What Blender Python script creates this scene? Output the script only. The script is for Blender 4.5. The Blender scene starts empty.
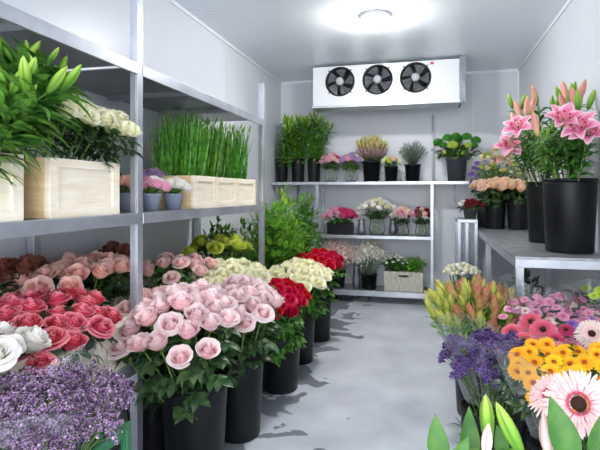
import bpy, math, random
from mathutils import Vector, Matrix, Quaternion
R = random.Random(11)
U = R.uniform
SC = bpy.context.scene
COL = SC.collection
PI = math.pi
V = Vector
# ------------------------------------------------------------------ frame
H = 1.045                                   # eye height
F = 500.0                                   # focal length in pixels of the 600 px wide frame
YAW = math.atan(127 / F)
SN, CS = math.sin(YAW), math.cos(YAW)
HOR = 193.0


def at(px, py, t):
    """point at depth t along the view axis that the photo shows at px, py"""
    u, v = (px - 300) / F, (HOR - py) / F
    return V((t * (-SN + u * CS), t * (CS + u * SN), H + t * v))


def atY(px, y, z=0.0):
    u = (px - 300) / F
    return V((y * (-SN + u * CS) / (CS + u * SN), y, z))


def atX(px, x, z=0.0):
    u = (px - 300) / F
    return V((x, x * (CS + u * SN) / (-SN + u * CS), z))


# ------------------------------------------------------------------ mesh builder
class MB:
    def __init__(self):
        self.v, self.f, self.mi, self.tv, self.su = [], [], [], [], []

    def add(self, vs, fs, mi=0, tv=None, su=None):
        b = len(self.v)
        self.v.extend(V(p) for p in vs)
        self.f.extend(tuple(b + i for i in f) for f in fs)
        self.mi.extend([mi] * len(fs))
        self.tv.extend(tv if tv else [0.5] * len(vs))
        self.su.extend(su if su else [0.0] * len(vs))

    def box(self, lo, hi, mi=0):
        x0, y0, z0 = lo
        x1, y1, z1 = hi
        self.add([(x0, y0, z0), (x1, y0, z0), (x1, y1, z0), (x0, y1, z0), (x0, y0, z1), (x1, y0, z1), (x1, y1, z1), (x0, y1, z1)],
                 [(0, 3, 2, 1), (4, 5, 6, 7), (0, 1, 5, 4), (1, 2, 6, 5), (2, 3, 7, 6), (3, 0, 4, 7)], mi)
        return self

    def tube(self, pts, radii, n=6, mi=0, caps=True):
        pts = [V(p) for p in pts]
        if not hasattr(radii, '__len__'):
            radii = [radii] * len(pts)
        vs, fs, tv = [], [], []
        ref = V((0.31, 0.92, 0.2)).normalized()
        for i, p in enumerate(pts):
            d = (pts[min(i + 1, len(pts) - 1)] - pts[max(i - 1, 0)]).normalized()
            a = d.cross(ref)
            if a.length < 1e-3:
                a = d.cross(V((1, 0, 0)))
            a.normalize()
            b = d.cross(a)
            for k in range(n):
                w = 2 * PI * k / n
                vs.append(p + (a * math.cos(w) + b * math.sin(w)) * radii[i])
                tv.append(i / max(1, len(pts) - 1))
        for i in range(len(pts) - 1):
            for k in range(n):
                k2 = (k + 1) % n
                fs.append((i * n + k, i * n + k2, (i + 1) * n + k2, (i + 1) * n + k))
        if caps:
            fs.append(tuple(range(n - 1, -1, -1)))
            fs.append(tuple((len(pts) - 1) * n + k for k in range(n)))
        self.add(vs, fs, mi, tv)
        return self

    def lathe(self, prof, n=28, mi=0, c=(0, 0, 0), axis=None):
        """prof: (radius, z) pairs; radius 0 closes"""
        c = V(c)
        vs, fs, tv = [], [], []
        q = axis if axis is not None else Matrix.Identity(3)
        for j, (r, z) in enumerate(prof):
            for k in range(n):
                w = 2 * PI * k / n
                vs.append(c + q @ V((r * math.cos(w), r * math.sin(w), z)))
                tv.append(j / max(1, len(prof) - 1))
        for j in range(len(prof) - 1):
            for k in range(n):
                k2 = (k + 1) % n
                fs.append((j * n + k, j * n + k2, (j + 1) * n + k2, (j + 1) * n + k))
        self.add(vs, fs, mi, tv)
        return self

    def grid(self, fn, nu, nv, mi=0):
        vs, fs, tv, su = [], [], [], []
        for j in range(nv + 1):
            for i in range(nu + 1):
                s, t = -1 + 2 * i / nu, j / nv
                vs.append(fn(s, t))
                tv.append(t)
                su.append(abs(s))
        for j in range(nv):
            for i in range(nu):
                a = j * (nu + 1) + i
                fs.append((a, a + 1, a + nu + 2, a + nu + 1))
        self.add(vs, fs, mi, tv, su)
        return self

    def leaf(self, p, d, L, W, bend=0.5, mi=0, seg=4, fold=0.25, up=V((0, 0, 1)), blunt=1.0):
        """pointed blade from p along d, bending away from up, folded on its midrib"""
        p, d = V(p), V(d).normalized()
        side = d.cross(up)
        if side.length < 1e-3:
            side = V((1, 0, 0))
        side.normalize()
        nrm = side.cross(d).normalized()
        vs, fs, tv, su = [], [], [], []
        for i in range(seg + 1):
            t = i / seg
            q = p + d * (L * t * (1 - 0.25 * bend * t)) - nrm * (L * bend * 0.55 * t * t)
            w = W * 0.5 * (math.sin(PI * (0.06 + 0.94 * t ** (0.75 * blunt))) ** 0.9)
            if i == seg:
                w = W * 0.01
            up_ = nrm * (w * fold)
            vs += [q - side * w + up_, q, q + side * w + up_]
            tv += [t] * 3
            su += [1, 0, 1]
        for i in range(seg):
            a = i * 3
            fs += [(a, a + 1, a + 4, a + 3), (a + 1, a + 2, a + 5, a + 4)]
        self.add(vs, fs, mi, tv, su)
        return self

    def bead(self, p, r, mi=0, sq=1.0, tv=None):
        """a small eight-sided floret"""
        p = V(p)
        a = V((U(-1, 1), U(-1, 1), U(-1, 1)))
        if a.length < 0.1:
            a = V((0, 0, 1))
        a.normalize()
        b = a.orthogonal().normalized()
        c = a.cross(b)
        t = U(0, 1) if tv is None else tv
        self.add([p + a * r, p - a * r, p + b * r * sq, p - b * r * sq, p + c * r * sq, p - c * r * sq],
                 [(0, 2, 4), (0, 4, 3), (0, 3, 5), (0, 5, 2), (1, 4, 2), (1, 3, 4), (1, 5, 3), (1, 2, 5)], mi, [t] * 6)
        return self

    def floret(self, p, nrm, r, k=5, mi=0, cup=0.35):
        p, nrm = V(p), V(nrm).normalized()
        a = nrm.orthogonal().normalized()
        b = nrm.cross(a)
        w0 = U(0, 6)
        vs, fs, tv = [p], [], [0]
        for i in range(k):
            w = w0 + 2 * PI * i / k
            for dw, rr, hh in ((-0.42, 0.72, cup), (0, 1, cup * 1.1), (0.42, 0.72, cup)):
                x = w + dw * 5 / k
                vs.append(p + (a * math.cos(x) + b * math.sin(x)) * r * rr + nrm * r * hh)
                tv.append(1)
            o = 1 + i * 3
            fs += [(0, o, o + 1), (0, o + 1, o + 2)]
        self.add(vs, fs, mi, tv)
        return self

    def mesh(self, name, mats, smooth=True):
        me = bpy.data.meshes.new(name)
        me.from_pydata([tuple(p) for p in self.v], [], self.f)
        for m in (mats if isinstance(mats, (list, tuple)) else [mats]):
            me.materials.append(m)
        me.polygons.foreach_set('material_index', self.mi)
        me.polygons.foreach_set('use_smooth', [smooth] * len(self.f))
        for nm, dat in (('along', self.tv), ('across', self.su)):
            a = me.attributes.new(nm, 'FLOAT', 'POINT')
            a.data.foreach_set('value', dat)
        me.update()
        return me


# ------------------------------------------------------------------ object helpers
def obj(name, me, parent=None, loc=None, rot=None, scale=None, bevel=0):
    o = bpy.data.objects.new(name, me)
    COL.objects.link(o)
    if parent:
        o.parent = parent
    if loc is not None:
        o.location = loc
    if rot is not None:
        if isinstance(rot, Quaternion):
            o.rotation_mode = 'QUATERNION'
            o.rotation_quaternion = rot
        else:
            o.rotation_euler = rot
    if scale is not None:
        o.scale = scale if hasattr(scale, '__len__') else (scale,) * 3
    if bevel:
        m = o.modifiers.new('edge', 'BEVEL')
        m.width, m.segments, m.limit_method = bevel, 2, 'ANGLE'
    return o


def tag(o, label, cat, group=None):
    o['label'], o['category'] = label, cat
    if group:
        o['group'] = group
    return o


def thing(name, label, cat, loc=(0, 0, 0), rot=None, group=None):
    o = obj(name, None, None, loc, rot)
    o.empty_display_size = 0.02
    return tag(o, label, cat, group)


def struct(name, me, bevel=0):
    o = obj(name, me, bevel=bevel)
    o['kind'] = 'structure'
    return o


def aim(d, spin=0.0):
    return V((0, 0, 1)).rotation_difference(V(d).normalized()) @ Quaternion((0, 0, 1), spin)


# ------------------------------------------------------------------ materials
def lin(c):
    return tuple((x / 255 / 12.92 if x <= 10 else ((x / 255 + 0.055) / 1.055) ** 2.4) for x in c)


def new_mat(name):
    m = bpy.data.materials.new(name)
    m.use_nodes = True
    nt = m.node_tree
    return m, nt, nt.nodes['Principled BSDF'], nt.nodes['Material Output']


def N(nt, typ, **kw):
    n = nt.nodes.new(typ)
    for k, v in kw.items():
        setattr(n, k, v)
    return n


def ramp(nt, fac, stops):
    r = N(nt, 'ShaderNodeValToRGB')
    e = r.color_ramp.elements
    while len(e) < len(stops):
        e.new(0.5)
    for k, (p, c) in enumerate(stops):
        e[k].position = p
        e[k].color = (*lin(c), 1)
    nt.links.new(fac, r.inputs[0])
    return r.outputs[0]


def vary(nt, colsock, amt, hue=0.0):
    """each object its own slight shade"""
    oi = N(nt, 'ShaderNodeObjectInfo')
    hsv = N(nt, 'ShaderNodeHueSaturation')
    mr = N(nt, 'ShaderNodeMapRange')
    mr.inputs[3].default_value, mr.inputs[4].default_value = 1 - amt, 1 + amt
    nt.links.new(oi.outputs['Random'], mr.inputs[0])
    nt.links.new(mr.outputs[0], hsv.inputs['Value'])
    if hue:
        m2 = N(nt, 'ShaderNodeMapRange')
        m2.inputs[3].default_value, m2.inputs[4].default_value = 0.5 - hue, 0.5 + hue
        ml = N(nt, 'ShaderNodeMath', operation='MULTIPLY')
        ml.inputs[1].default_value = 7.31
        fr = N(nt, 'ShaderNodeMath', operation='FRACT')
        nt.links.new(oi.outputs['Random'], ml.inputs[0])
        nt.links.new(ml.outputs[0], fr.inputs[0])
        nt.links.new(fr.outputs[0], m2.inputs[0])
        nt.links.new(m2.outputs[0], hsv.inputs['Hue'])
    nt.links.new(colsock, hsv.inputs['Color'])
    return hsv.outputs[0]


def petal(name, stops, attr='along', rough=0.5, trans=0.3, amt=0.08, hue=0.008, edge=None, spec=0.25):
    m, nt, p, out = new_mat(name)
    a = N(nt, 'ShaderNodeAttribute', attribute_name=attr)
    c = ramp(nt, a.outputs['Fac'], stops)
    if edge:
        b = N(nt, 'ShaderNodeAttribute', attribute_name='across')
        mr = N(nt, 'ShaderNodeMapRange')
        mr.inputs[1].default_value, mr.inputs[2].default_value = edge[1], 1.0
        nt.links.new(b.outputs['Fac'], mr.inputs[0])
        mx = N(nt, 'ShaderNodeMixRGB')
        nt.links.new(mr.outputs[0], mx.inputs[0])
        nt.links.new(c, mx.inputs[1])
        mx.inputs[2].default_value = (*lin(edge[0]), 1)
        c = mx.outputs[0]
    c = vary(nt, c, amt, hue)
    nt.links.new(c, p.inputs['Base Color'])
    p.inputs['Roughness'].default_value = rough
    p.inputs['Specular IOR Level'].default_value = spec
    tr = N(nt, 'ShaderNodeBsdfTranslucent')
    nt.links.new(c, tr.inputs['Color'])
    mix = N(nt, 'ShaderNodeMixShader')
    mix.inputs[0].default_value = trans
    nt.links.new(p.outputs[0], mix.inputs[1])
    nt.links.new(tr.outputs[0], mix.inputs[2])
    nt.links.new(mix.outputs[0], out.inputs['Surface'])
    return m


def leafm(name, c0, c1, rough=0.4, trans=0.25, amt=0.2):
    """leaf green varying over the leaf and from object to object"""
    m, nt, p, out = new_mat(name)
    tc = N(nt, 'ShaderNodeTexCoord')
    no = N(nt, 'ShaderNodeTexNoise')
    no.inputs['Scale'].default_value = 38
    nt.links.new(tc.outputs['Object'], no.inputs['Vector'])
    c = ramp(nt, no.outputs[0], [(0.36, c0), (0.66, c1)])
    c = vary(nt, c, amt, 0.012)
    nt.links.new(c, p.inputs['Base Color'])
    p.inputs['Roughness'].default_value = rough
    p.inputs['Specular IOR Level'].default_value = 0.35
    tr = N(nt, 'ShaderNodeBsdfTranslucent')
    nt.links.new(c, tr.inputs['Color'])
    mix = N(nt, 'ShaderNodeMixShader')
    mix.inputs[0].default_value = trans
    nt.links.new(p.outputs[0], mix.inputs[1])
    nt.links.new(tr.outputs[0], mix.inputs[2])
    nt.links.new(mix.outputs[0], out.inputs['Surface'])
    return m


def solid(name, c, rough=0.5, metal=0.0, spec=0.5, noise=None, bump=None):
    """noise: (scale, other colour, (sx, sy, sz)); bump: (scale, strength, (sx, sy, sz))"""
    m, nt, p, out = new_mat(name)
    p.inputs['Base Color'].default_value = (*lin(c), 1)
    p.inputs['Roughness'].default_value = rough
    p.inputs['Metallic'].default_value = metal
    p.inputs['Specular IOR Level'].default_value = spec
    tc = N(nt, 'ShaderNodeTexCoord')

    def tex(scale, s):
        mp = N(nt, 'ShaderNodeMapping')
        mp.inputs['Scale'].default_value = s
        nt.links.new(tc.outputs['Object'], mp.inputs[0])
        t = N(nt, 'ShaderNodeTexNoise')
        t.inputs['Scale'].default_value = scale
        t.inputs['Detail'].default_value = 4
        nt.links.new(mp.outputs[0], t.inputs['Vector'])
        return t.outputs[0]
    if noise:
        nt.links.new(ramp(nt, tex(noise[0], noise[2]), [(0.35, c), (0.7, noise[1])]), p.inputs['Base Color'])
    if bump:
        b = N(nt, 'ShaderNodeBump')
        b.inputs['Strength'].default_value = bump[1]
        b.inputs['Distance'].default_value = 0.002
        nt.links.new(tex(bump[0], bump[2]), b.inputs['Height'])
        nt.links.new(b.outputs[0], p.inputs['Normal'])
    return m


def emit(name, c, s):
    m, nt, p, out = new_mat(name)
    p.inputs['Base Color'].default_value = (*lin(c), 1)
    p.inputs['Emission Color'].default_value = (*lin(c), 1)
    p.inputs['Emission Strength'].default_value = s
    return m


def film(name, gl=0.035, tint=(0.93, 0.95, 0.96)):
    """clear crinkled cellophane"""
    m, nt, p, out = new_mat(name)
    t = N(nt, 'ShaderNodeBsdfTransparent')
    t.inputs[0].default_value = (*tint, 1)
    g = N(nt, 'ShaderNodeBsdfGlossy')
    g.inputs['Roughness'].default_value = 0.16
    tc = N(nt, 'ShaderNodeTexCoord')
    no = N(nt, 'ShaderNodeTexNoise')
    no.inputs['Scale'].default_value = 14
    bp = N(nt, 'ShaderNodeBump')
    bp.inputs['Strength'].default_value = 0.5
    bp.inputs['Distance'].default_value = 0.01
    nt.links.new(tc.outputs['Object'], no.inputs['Vector'])
    nt.links.new(no.outputs[0], bp.inputs['Height'])
    nt.links.new(bp.outputs[0], g.inputs['Normal'])
    lw = N(nt, 'ShaderNodeLayerWeight')
    lw.inputs['Blend'].default_value = 0.35
    ad = N(nt, 'ShaderNodeMath', operation='MULTIPLY_ADD')
    ad.inputs[1].default_value = 0.5
    ad.inputs[2].default_value = gl
    nt.links.new(lw.outputs['Facing'], ad.inputs[0])
    mx = N(nt, 'ShaderNodeMixShader')
    nt.links.new(ad.outputs[0], mx.inputs[0])
    nt.links.new(t.outputs[0], mx.inputs[1])
    nt.links.new(g.outputs[0], mx.inputs[2])
    nt.links.new(mx.outputs[0], out.inputs['Surface'])
    nt.nodes.remove(p)
    return m


def glassy(name, tint):
    m, nt, p, out = new_mat(name)
    p.inputs['Base Color'].default_value = (*tint, 1)
    p.inputs['Roughness'].default_value = 0.05
    p.inputs['Transmission Weight'].default_value = 0.9
    p.inputs['IOR'].default_value = 1.2
    return m


def floor_mat():
    m, nt, p, out = new_mat('wet_concrete_floor')
    tc = N(nt, 'ShaderNodeTexCoord')

    def noise(scale, detail, dist=0.0, s=(1, 1, 1)):
        mp = N(nt, 'ShaderNodeMapping')
        mp.inputs['Scale'].default_value = s
        nt.links.new(tc.outputs['Object'], mp.inputs[0])
        t = N(nt, 'ShaderNodeTexNoise')
        t.inputs['Scale'].default_value = scale
        t.inputs['Detail'].default_value = detail
        t.inputs['Distortion'].default_value = dist
        nt.links.new(mp.outputs[0], t.inputs['Vector'])
        return t.outputs[0]
    base = ramp(nt, noise(3.5, 6), [(0.3, (186, 190, 198)), (0.7, (218, 221, 228))])
    wet = noise(4.2, 3, 0.6)
    # puddles gather along the row of buckets
    sx = N(nt, 'ShaderNodeSeparateXYZ')
    nt.links.new(tc.outputs['Object'], sx.inputs[0])
    mr = N(nt, 'ShaderNodeMapRange')
    mr.inputs[1].default_value, mr.inputs[2].default_value = -0.78, -0.30
    mr.inputs[3].default_value, mr.inputs[4].default_value = 0.13, -0.16
    nt.links.new(sx.outputs['X'], mr.inputs[0])
    ad = N(nt, 'ShaderNodeMath', operation='ADD')
    nt.links.new(wet, ad.inputs[0])
    nt.links.new(mr.outputs[0], ad.inputs[1])
    mask = N(nt, 'ShaderNodeMapRange')
    mask.inputs[1].default_value, mask.inputs[2].default_value = 0.565, 0.585
    nt.links.new(ad.outputs[0], mask.inputs[0])
    mx = N(nt, 'ShaderNodeMixRGB')
    nt.links.new(mask.outputs[0], mx.inputs[0])
    nt.links.new(base, mx.inputs[1])
    mx.inputs[2].default_value = (*lin((132, 137, 143)), 1)
    nt.links.new(mx.outputs[0], p.inputs['Base Color'])
    r = N(nt, 'ShaderNodeMapRange')
    r.inputs[3].default_value, r.inputs[4].default_value = 0.30, 0.06
    nt.links.new(mask.outputs[0], r.inputs[0])
    nt.links.new(r.outputs[0], p.inputs['Roughness'])
    b = N(nt, 'ShaderNodeBump')
    b.inputs['Strength'].default_value = 0.18
    b.inputs['Distance'].default_value = 0.004
    nt.links.new(noise(22, 3), b.inputs['Height'])
    nt.links.new(b.outputs[0], p.inputs['Normal'])
    return m


def panel_mat(name, c, c2, rough, axis=None, period=0.05, strength=0.12):
    """painted insulated panel, faintly ribbed along one axis"""
    m = solid(name, c, rough, 0.0, 0.5, noise=(1.3, c2, (1, 1, 1)))
    nt = m.node_tree
    if axis is not None:
        p = nt.nodes['Principled BSDF']
        tc = N(nt, 'ShaderNodeTexCoord')
        w = N(nt, 'ShaderNodeTexWave', bands_direction=axis)
        w.inputs['Scale'].default_value = 0.314 / period
        w.inputs['Distortion'].default_value = 0.4
        nt.links.new(tc.outputs['Object'], w.inputs['Vector'])
        b = N(nt, 'ShaderNodeBump')
        b.inputs['Strength'].default_value = strength
        b.inputs['Distance'].default_value = 0.003
        nt.links.new(w.outputs[0], b.inputs['Height'])
        nt.links.new(b.outputs[0], p.inputs['Normal'])
    return m


M = {}
M['floor'] = floor_mat()
M['wall'] = panel_mat('white_wall_panel', (211, 214, 220), (203, 207, 215), 0.35)
M['ceil'] = panel_mat('pale_grey_ceiling_panel', (232, 238, 245), (225, 231, 240), 0.3, 'Y', 0.045, 0.45)
M['trim'] = solid('white_corner_trim', (225, 228, 234), 0.4)
M['steel'] = solid('brushed_steel', (196, 200, 208), 0.32, 0.65, noise=(6, (168, 173, 182), (1, 1, 1)), bump=(60, 0.05, (1, 8, 8)))
M['steeld'] = solid('dull_steel_sheet', (160, 163, 168), 0.42, 0.7, noise=(9, (138, 141, 146), (1, 1, 1)))
M['zinc'] = solid('galvanised_steel', (134, 140, 149), 0.4, 0.6, noise=(16, (108, 115, 124), (1, 1, 1)))
M['tabletop'] = solid('scuffed_steel_top', (134, 137, 142), 0.36, 0.5, noise=(14, (176, 179, 184), (1, 1, 1)))
M['wood'] = solid('bleached_white_wood', (242, 234, 216), 0.6, 0, 0.3, noise=(9, (228, 214, 186), (1, 1, 7)))
M['woodend'] = solid('raw_pale_wood', (232, 208, 164), 0.65, 0, 0.3, noise=(9, (215, 186, 138), (1, 1, 7)))
M['weathered'] = solid('weathered_white_wood', (205, 203, 190), 0.7, 0, 0.3, noise=(14, (168, 164, 148), (6, 6, 1)))
M['black'] = solid('black_plastic', (15, 17, 19), 0.42, 0, 0.25, noise=(7, (22, 24, 27), (1, 1, 1)))
M['dgrey'] = solid('dark_grey_plastic', (66, 70, 76), 0.42, 0, 0.4)
M['bluepot'] = solid('blue_grey_glazed_pot', (136, 148, 166), 0.4, 0, 0.5)
M['greenbox'] = solid('green_plastic_crate', (46, 112, 72), 0.45, 0, 0.4)
M['soil'] = solid('dark_soil', (38, 30, 24), 0.9)
M['white'] = solid('white_enamel', (212, 215, 219), 0.32)
M['fanblack'] = solid('black_fan_plastic', (24, 26, 30), 0.4)
M['fangrey'] = solid('grey_fan_hub', (168, 174, 180), 0.4)
M['fanblade'] = solid('grey_fan_blade', (104, 110, 116), 0.42)
M['red'] = solid('red_sticker', (190, 40, 46), 0.5)
M['lamp'] = emit('lit_lamp_glass', (255, 253, 250), 400)
M['lampadded'] = emit('added_lamp_glass_soft', (255, 253, 250), 45)  # glow of the added, unseen lamps
M['film'] = film('clear_cellophane')
M['glass'] = glassy('clear_vase_glass', (0.93, 0.96, 0.95))
M['stem'] = leafm('green_stem', (74, 108, 48), (112, 146, 70), 0.45, 0.0)
M['darkleaf'] = leafm('dark_rose_leaf', (34, 62, 34), (78, 108, 66), 0.38, 0.15)
M['midleaf'] = leafm('mid_green_leaf', (44, 92, 34), (104, 152, 62), 0.4, 0.2)
M['lilyleaf'] = leafm('lily_leaf', (40, 92, 36), (96, 146, 62), 0.36, 0.22)
M['limeleaf'] = leafm('lime_green_leaf', (96, 160, 40), (168, 210, 78), 0.42, 0.3)
M['brightleaf'] = leafm('bright_green_leaf', (62, 132, 38), (132, 190, 72), 0.42, 0.3)
M['reed'] = leafm('reed_green', (44, 104, 28), (112, 168, 56), 0.4, 0.25)
M['broadleaf'] = leafm('broad_green_leaf', (56, 112, 40), (78, 134, 54), 0.36, 0.2)
M['greyleaf'] = leafm('grey_green_leaf', (96, 124, 104), (150, 172, 148), 0.55, 0.15)
# petals: colour from the petal's foot to its rim
M['pink'] = petal('pale_pink_petal', [(0.0, (232, 206, 170)), (0.35, (250, 202, 208)), (0.8, (255, 228, 230)), (1.0, (255, 243, 243))], hue=0.01, trans=.45)
M['blushpink'] = petal('peach_edged_pink_petal', [(0.0, (232, 206, 160)), (0.4, (248, 216, 198)), (0.85, (250, 214, 212)), (1.0, (254, 230, 226))], trans=.38)
M['cream'] = petal('cream_petal', [(0.0, (206, 214, 140)), (0.4, (244, 242, 192)), (1.0, (253, 251, 226))], trans=.38)
M['crimson'] = petal('crimson_petal', [(0.0, (110, 6, 24)), (0.6, (184, 14, 44)), (1.0, (214, 30, 62))], trans=0.2, amt=0.12)
M['coral'] = petal('coral_petal', [(0.0, (250, 190, 170)), (0.4, (236, 96, 116)), (0.85, (228, 74, 104)), (1.0, (248, 172, 180))], hue=0.006)
M['whitep'] = petal('white_petal', [(0.0, (226, 230, 200)), (0.4, (246, 242, 230)), (1.0, (252, 250, 246))], amt=0.04)
M['peach'] = petal('peach_petal', [(0.0, (232, 196, 140)), (0.4, (246, 206, 164)), (0.8, (252, 222, 190)), (1.0, (255, 236, 214))], trans=.4)
M['salmon'] = petal('salmon_pink_petal', [(0.0, (240, 200, 160)), (0.4, (252, 204, 182)), (0.85, (254, 204, 194)), (1.0, (255, 228, 216))], trans=.38)
M['lilyp'] = petal('pink_lily_petal', [(0.0, (214, 222, 150)), (0.2, (236, 150, 178)), (0.6, (226, 104, 150)), (1.0, (246, 186, 206))], edge=((252, 224, 232), 0.45), trans=0.25)
M['budgreen'] = petal('green_lily_bud', [(0.0, (78, 128, 40)), (0.5, (122, 170, 58)), (1.0, (172, 200, 92))], edge=((84, 134, 42), 0.2), trans=0.15, amt=0.12, rough=0.4)
M['budpink'] = petal('pink_lily_bud', [(0.0, (150, 176, 92)), (0.3, (226, 166, 144)), (0.75, (224, 142, 140)), (1.0, (206, 180, 120))], edge=((226, 204, 150), 0.35), trans=0.15)
M['budpale'] = petal('pale_pink_lily_bud', [(0.0, (196, 210, 150)), (0.4, (240, 210, 206)), (0.8, (236, 190, 196)), (1.0, (216, 196, 160))], edge=((226, 150, 168), 0.1), trans=0.2)
M['gerpale'] = petal('pale_pink_gerbera_petal', [(0.0, (240, 140, 160)), (0.3, (250, 206, 206)), (1.0, (252, 226, 222))], trans=0.25, hue=0.004, amt=0.04)
M['gercoral'] = petal('coral_gerbera_petal', [(0.0, (230, 90, 120)), (0.5, (242, 104, 128)), (1.0, (248, 140, 154))], trans=0.25)
M['gercream'] = petal('cream_pink_mum_petal', [(0.0, (238, 190, 190)), (0.5, (248, 222, 214)), (1.0, (252, 236, 228))], trans=0.25)
M['gerred'] = petal('rose_red_disc_floret', [(0.0, (150, 44, 64)), (1.0, (226, 110, 124))], trans=0.1)
M['eye'] = solid('dark_flower_eye', (46, 26, 24), 0.8, 0, 0.2, noise=(300, (62, 40, 26), (1, 1, 1)))
M['yellow'] = petal('golden_yellow_petal', [(0.0, (236, 130, 10)), (0.5, (250, 180, 20)), (1.0, (255, 206, 50))], trans=0.25, hue=0.014)
M['orange'] = petal('orange_petal', [(0.0, (230, 90, 10)), (0.5, (246, 140, 20)), (1.0, (250, 172, 40))], trans=0.25)
M['eyeorange'] = solid('orange_brown_eye', (150, 78, 14), 0.8, 0, 0.2)
M['mumpink'] = petal('candy_pink_mum_petal', [(0.0, (214, 110, 150)), (0.6, (236, 154, 186)), (1.0, (246, 190, 210))], trans=0.25, hue=0.012)
M['statice'] = petal('purple_statice', [(0.0, (58, 38, 84)), (0.6, (98, 72, 134)), (1.0, (146, 120, 174))], trans=0.2, amt=0.12)
M['lav'] = petal('lilac_floret', [(0.0, (66, 40, 78)), (0.5, (122, 84, 132)), (1.0, (206, 178, 204))], trans=0.25, amt=0.12)
M['violet'] = petal('violet_floret', [(0.0, (110, 70, 160)), (1.0, (160, 120, 206))], trans=0.2)
M['leuca'] = petal('peach_tipped_bract', [(0.0, (146, 176, 70)), (0.35, (190, 188, 100)), (0.7, (216, 168, 122)), (1.0, (204, 122, 108))], trans=0.2, amt=0.1, hue=0.02)
M['leucag'] = petal('lime_bract', [(0.0, (112, 158, 52)), (0.6, (186, 204, 96)), (1.0, (228, 210, 128))], trans=0.2, amt=0.1)
M['rosy'] = petal('rose_pink_floret', [(0.0, (214, 120, 160)), (1.0, (244, 190, 210))])
M['hot'] = petal('hot_pink_floret', [(0.0, (190, 30, 90)), (1.0, (230, 80, 140))])
M['mauve'] = petal('mauve_floret', [(0.0, (150, 110, 170)), (1.0, (206, 176, 216))])
M['hydr'] = petal('green_hydrangea_floret', [(0.0, (30, 96, 28)), (1.0, (72, 150, 52))], trans=0.1)
M['hydry'] = petal('lime_hydrangea_floret', [(0.0, (130, 170, 40)), (1.0, (204, 224, 90))], trans=0.15)
M['heathery'] = petal('pale_yellow_heather', [(0.0, (168, 140, 130)), (0.5, (222, 206, 130)), (1.0, (240, 232, 150))])
M['heatherp'] = petal('pinkish_heather', [(0.0, (120, 120, 90)), (0.5, (190, 156, 160)), (1.0, (224, 200, 190))])
M['maroon'] = petal('maroon_floret', [(0.0, (70, 6, 20)), (1.0, (140, 22, 44))])
M['yelgreen'] = petal('yellow_green_petal', [(0.0, (132, 158, 30)), (0.5, (176, 196, 60)), (1.0, (218, 226, 104))], trans=.38)
M['brownp'] = petal('dusky_brown_petal', [(0.0, (90, 50, 44)), (1.0, (158, 100, 84))])

# ------------------------------------------------------------------ flower meshes (shared by all copies)


def rose_mesh(seed, op=1.0):
    """double rose about one unit across, foot at the origin, facing up"""
    g = random.Random(seed)
    mb = MB()
    layers = [(3, .06, .84, .0, 1.35), (3, .12, .86, .01, 1.25), (4, .18, .86, .03, 1.05), (5, .25, .83, .06, .92), (5, .32, .78, .10 * op, .90), (5, .39, .76, .13 * op, .88), (5, .44, .68, .17 * op, .84)]
    ph = 0.0
    for li, (n, rm, h, lip, hw) in enumerate(layers):
        ph += 0.95
        for k in range(n):
            f0 = ph + 2 * PI * k / n + g.uniform(-.12, .12)
            hh = h * g.uniform(.93, 1.05)
            cu = lip * g.uniform(.6, 1.4)
            rr = rm * g.uniform(.95, 1.06)
            pinch = g.uniform(.02, .07)

            def fn(s, t, f0=f0, hh=hh, cu=cu, rr=rr, hw=hw, pinch=pinch, li=li):
                wp = .45 + .55 * math.sin(PI / 2 * min(1, t / .6))
                fi = f0 + s * hw * wp
                r = rr * (.25 + .75 * math.sin(PI / 2 * min(1, 1.6 * t))) * (1 - (.16 if li < 4 else .05) * max(0, t - .55))
                o = max(0, (t - .62) / .38)
                lo = o * o * (1 - .35 * s * s)
                r += cu * lo + .030 * s * (1 if li < 5 else .6) + pinch * o * (1 - abs(s)) ** 2 * (1 if li > 3 else 0)
                z = hh * (t ** .95) * (1 - .20 * s * s * t * t) - cu * .75 * lo
                return V((r * math.cos(fi), r * math.sin(fi), z))
            mb.grid(fn, 7, 7, 0)
    for k in range(5):
        w = 2 * PI * k / 5
        mb.leaf((0.04 * math.cos(w), .04 * math.sin(w), .0), (math.cos(w), math.sin(w), .35), .42, .16, .5, 1, 3)
    mb.lathe([(0.001, -.12), (.09, -.06), (.12, .02), (.05, .06)], 8, 1)
    return mb


ROSE_MB = [rose_mesh(3, 1.0), rose_mesh(8, .75), rose_mesh(21, 1.25)]
_rm = {}


def roses(key):
    if key not in _rm:
        _rm[key] = [mb.mesh(key + '_rose_bloom', [M[key], M['midleaf']]) for mb in ROSE_MB]
    return _rm[key]


def stem_mesh(r=.0032):
    return MB().tube([(0, 0, 0), (0.004, 0.002, .35), (-.003, .003, .7), (0, 0, 1)], [r * 1.1, r, r * .95, r * .9], 6).mesh('stem', M['stem'])


STEM = stem_mesh()
THIN = stem_mesh(.0018)


def rose_leaves(seed, mat, lo=.05, hi=.24, n=4, ll=.055):
    """compound leaves on the top of a stem; origin = the bloom's foot"""
    g = random.Random(seed)
    mb = MB()
    for k in range(n):
        w = k * 2.4 + g.uniform(-.4, .4)
        z = -lo - (hi - lo) * k / max(1, n - 1) * g.uniform(.85, 1.1)
        d = V((math.cos(w), math.sin(w), g.uniform(.15, .55)))
        d.normalize()
        tip = V((0, 0, z)) + d * ll * 1.2
        mb.tube([(0, 0, z), tip], [.0016, .001], 4)
        sd = d.cross(V((0, 0, 1))).normalized()
        for a, b in ((.5, 1), (.5, -1), (.95, 1), (.95, -1)):
            p = V((0, 0, z)) + d * ll * 1.2 * a
            mb.leaf(p, sd * b + d * .55, ll * g.uniform(.8, 1.05), ll * .56, .5, 0, 4)
        mb.leaf(tip, d, ll * 1.2, ll * .66, .55, 0, 4)
    return mb.mesh('rose_foliage', mat)


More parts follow.
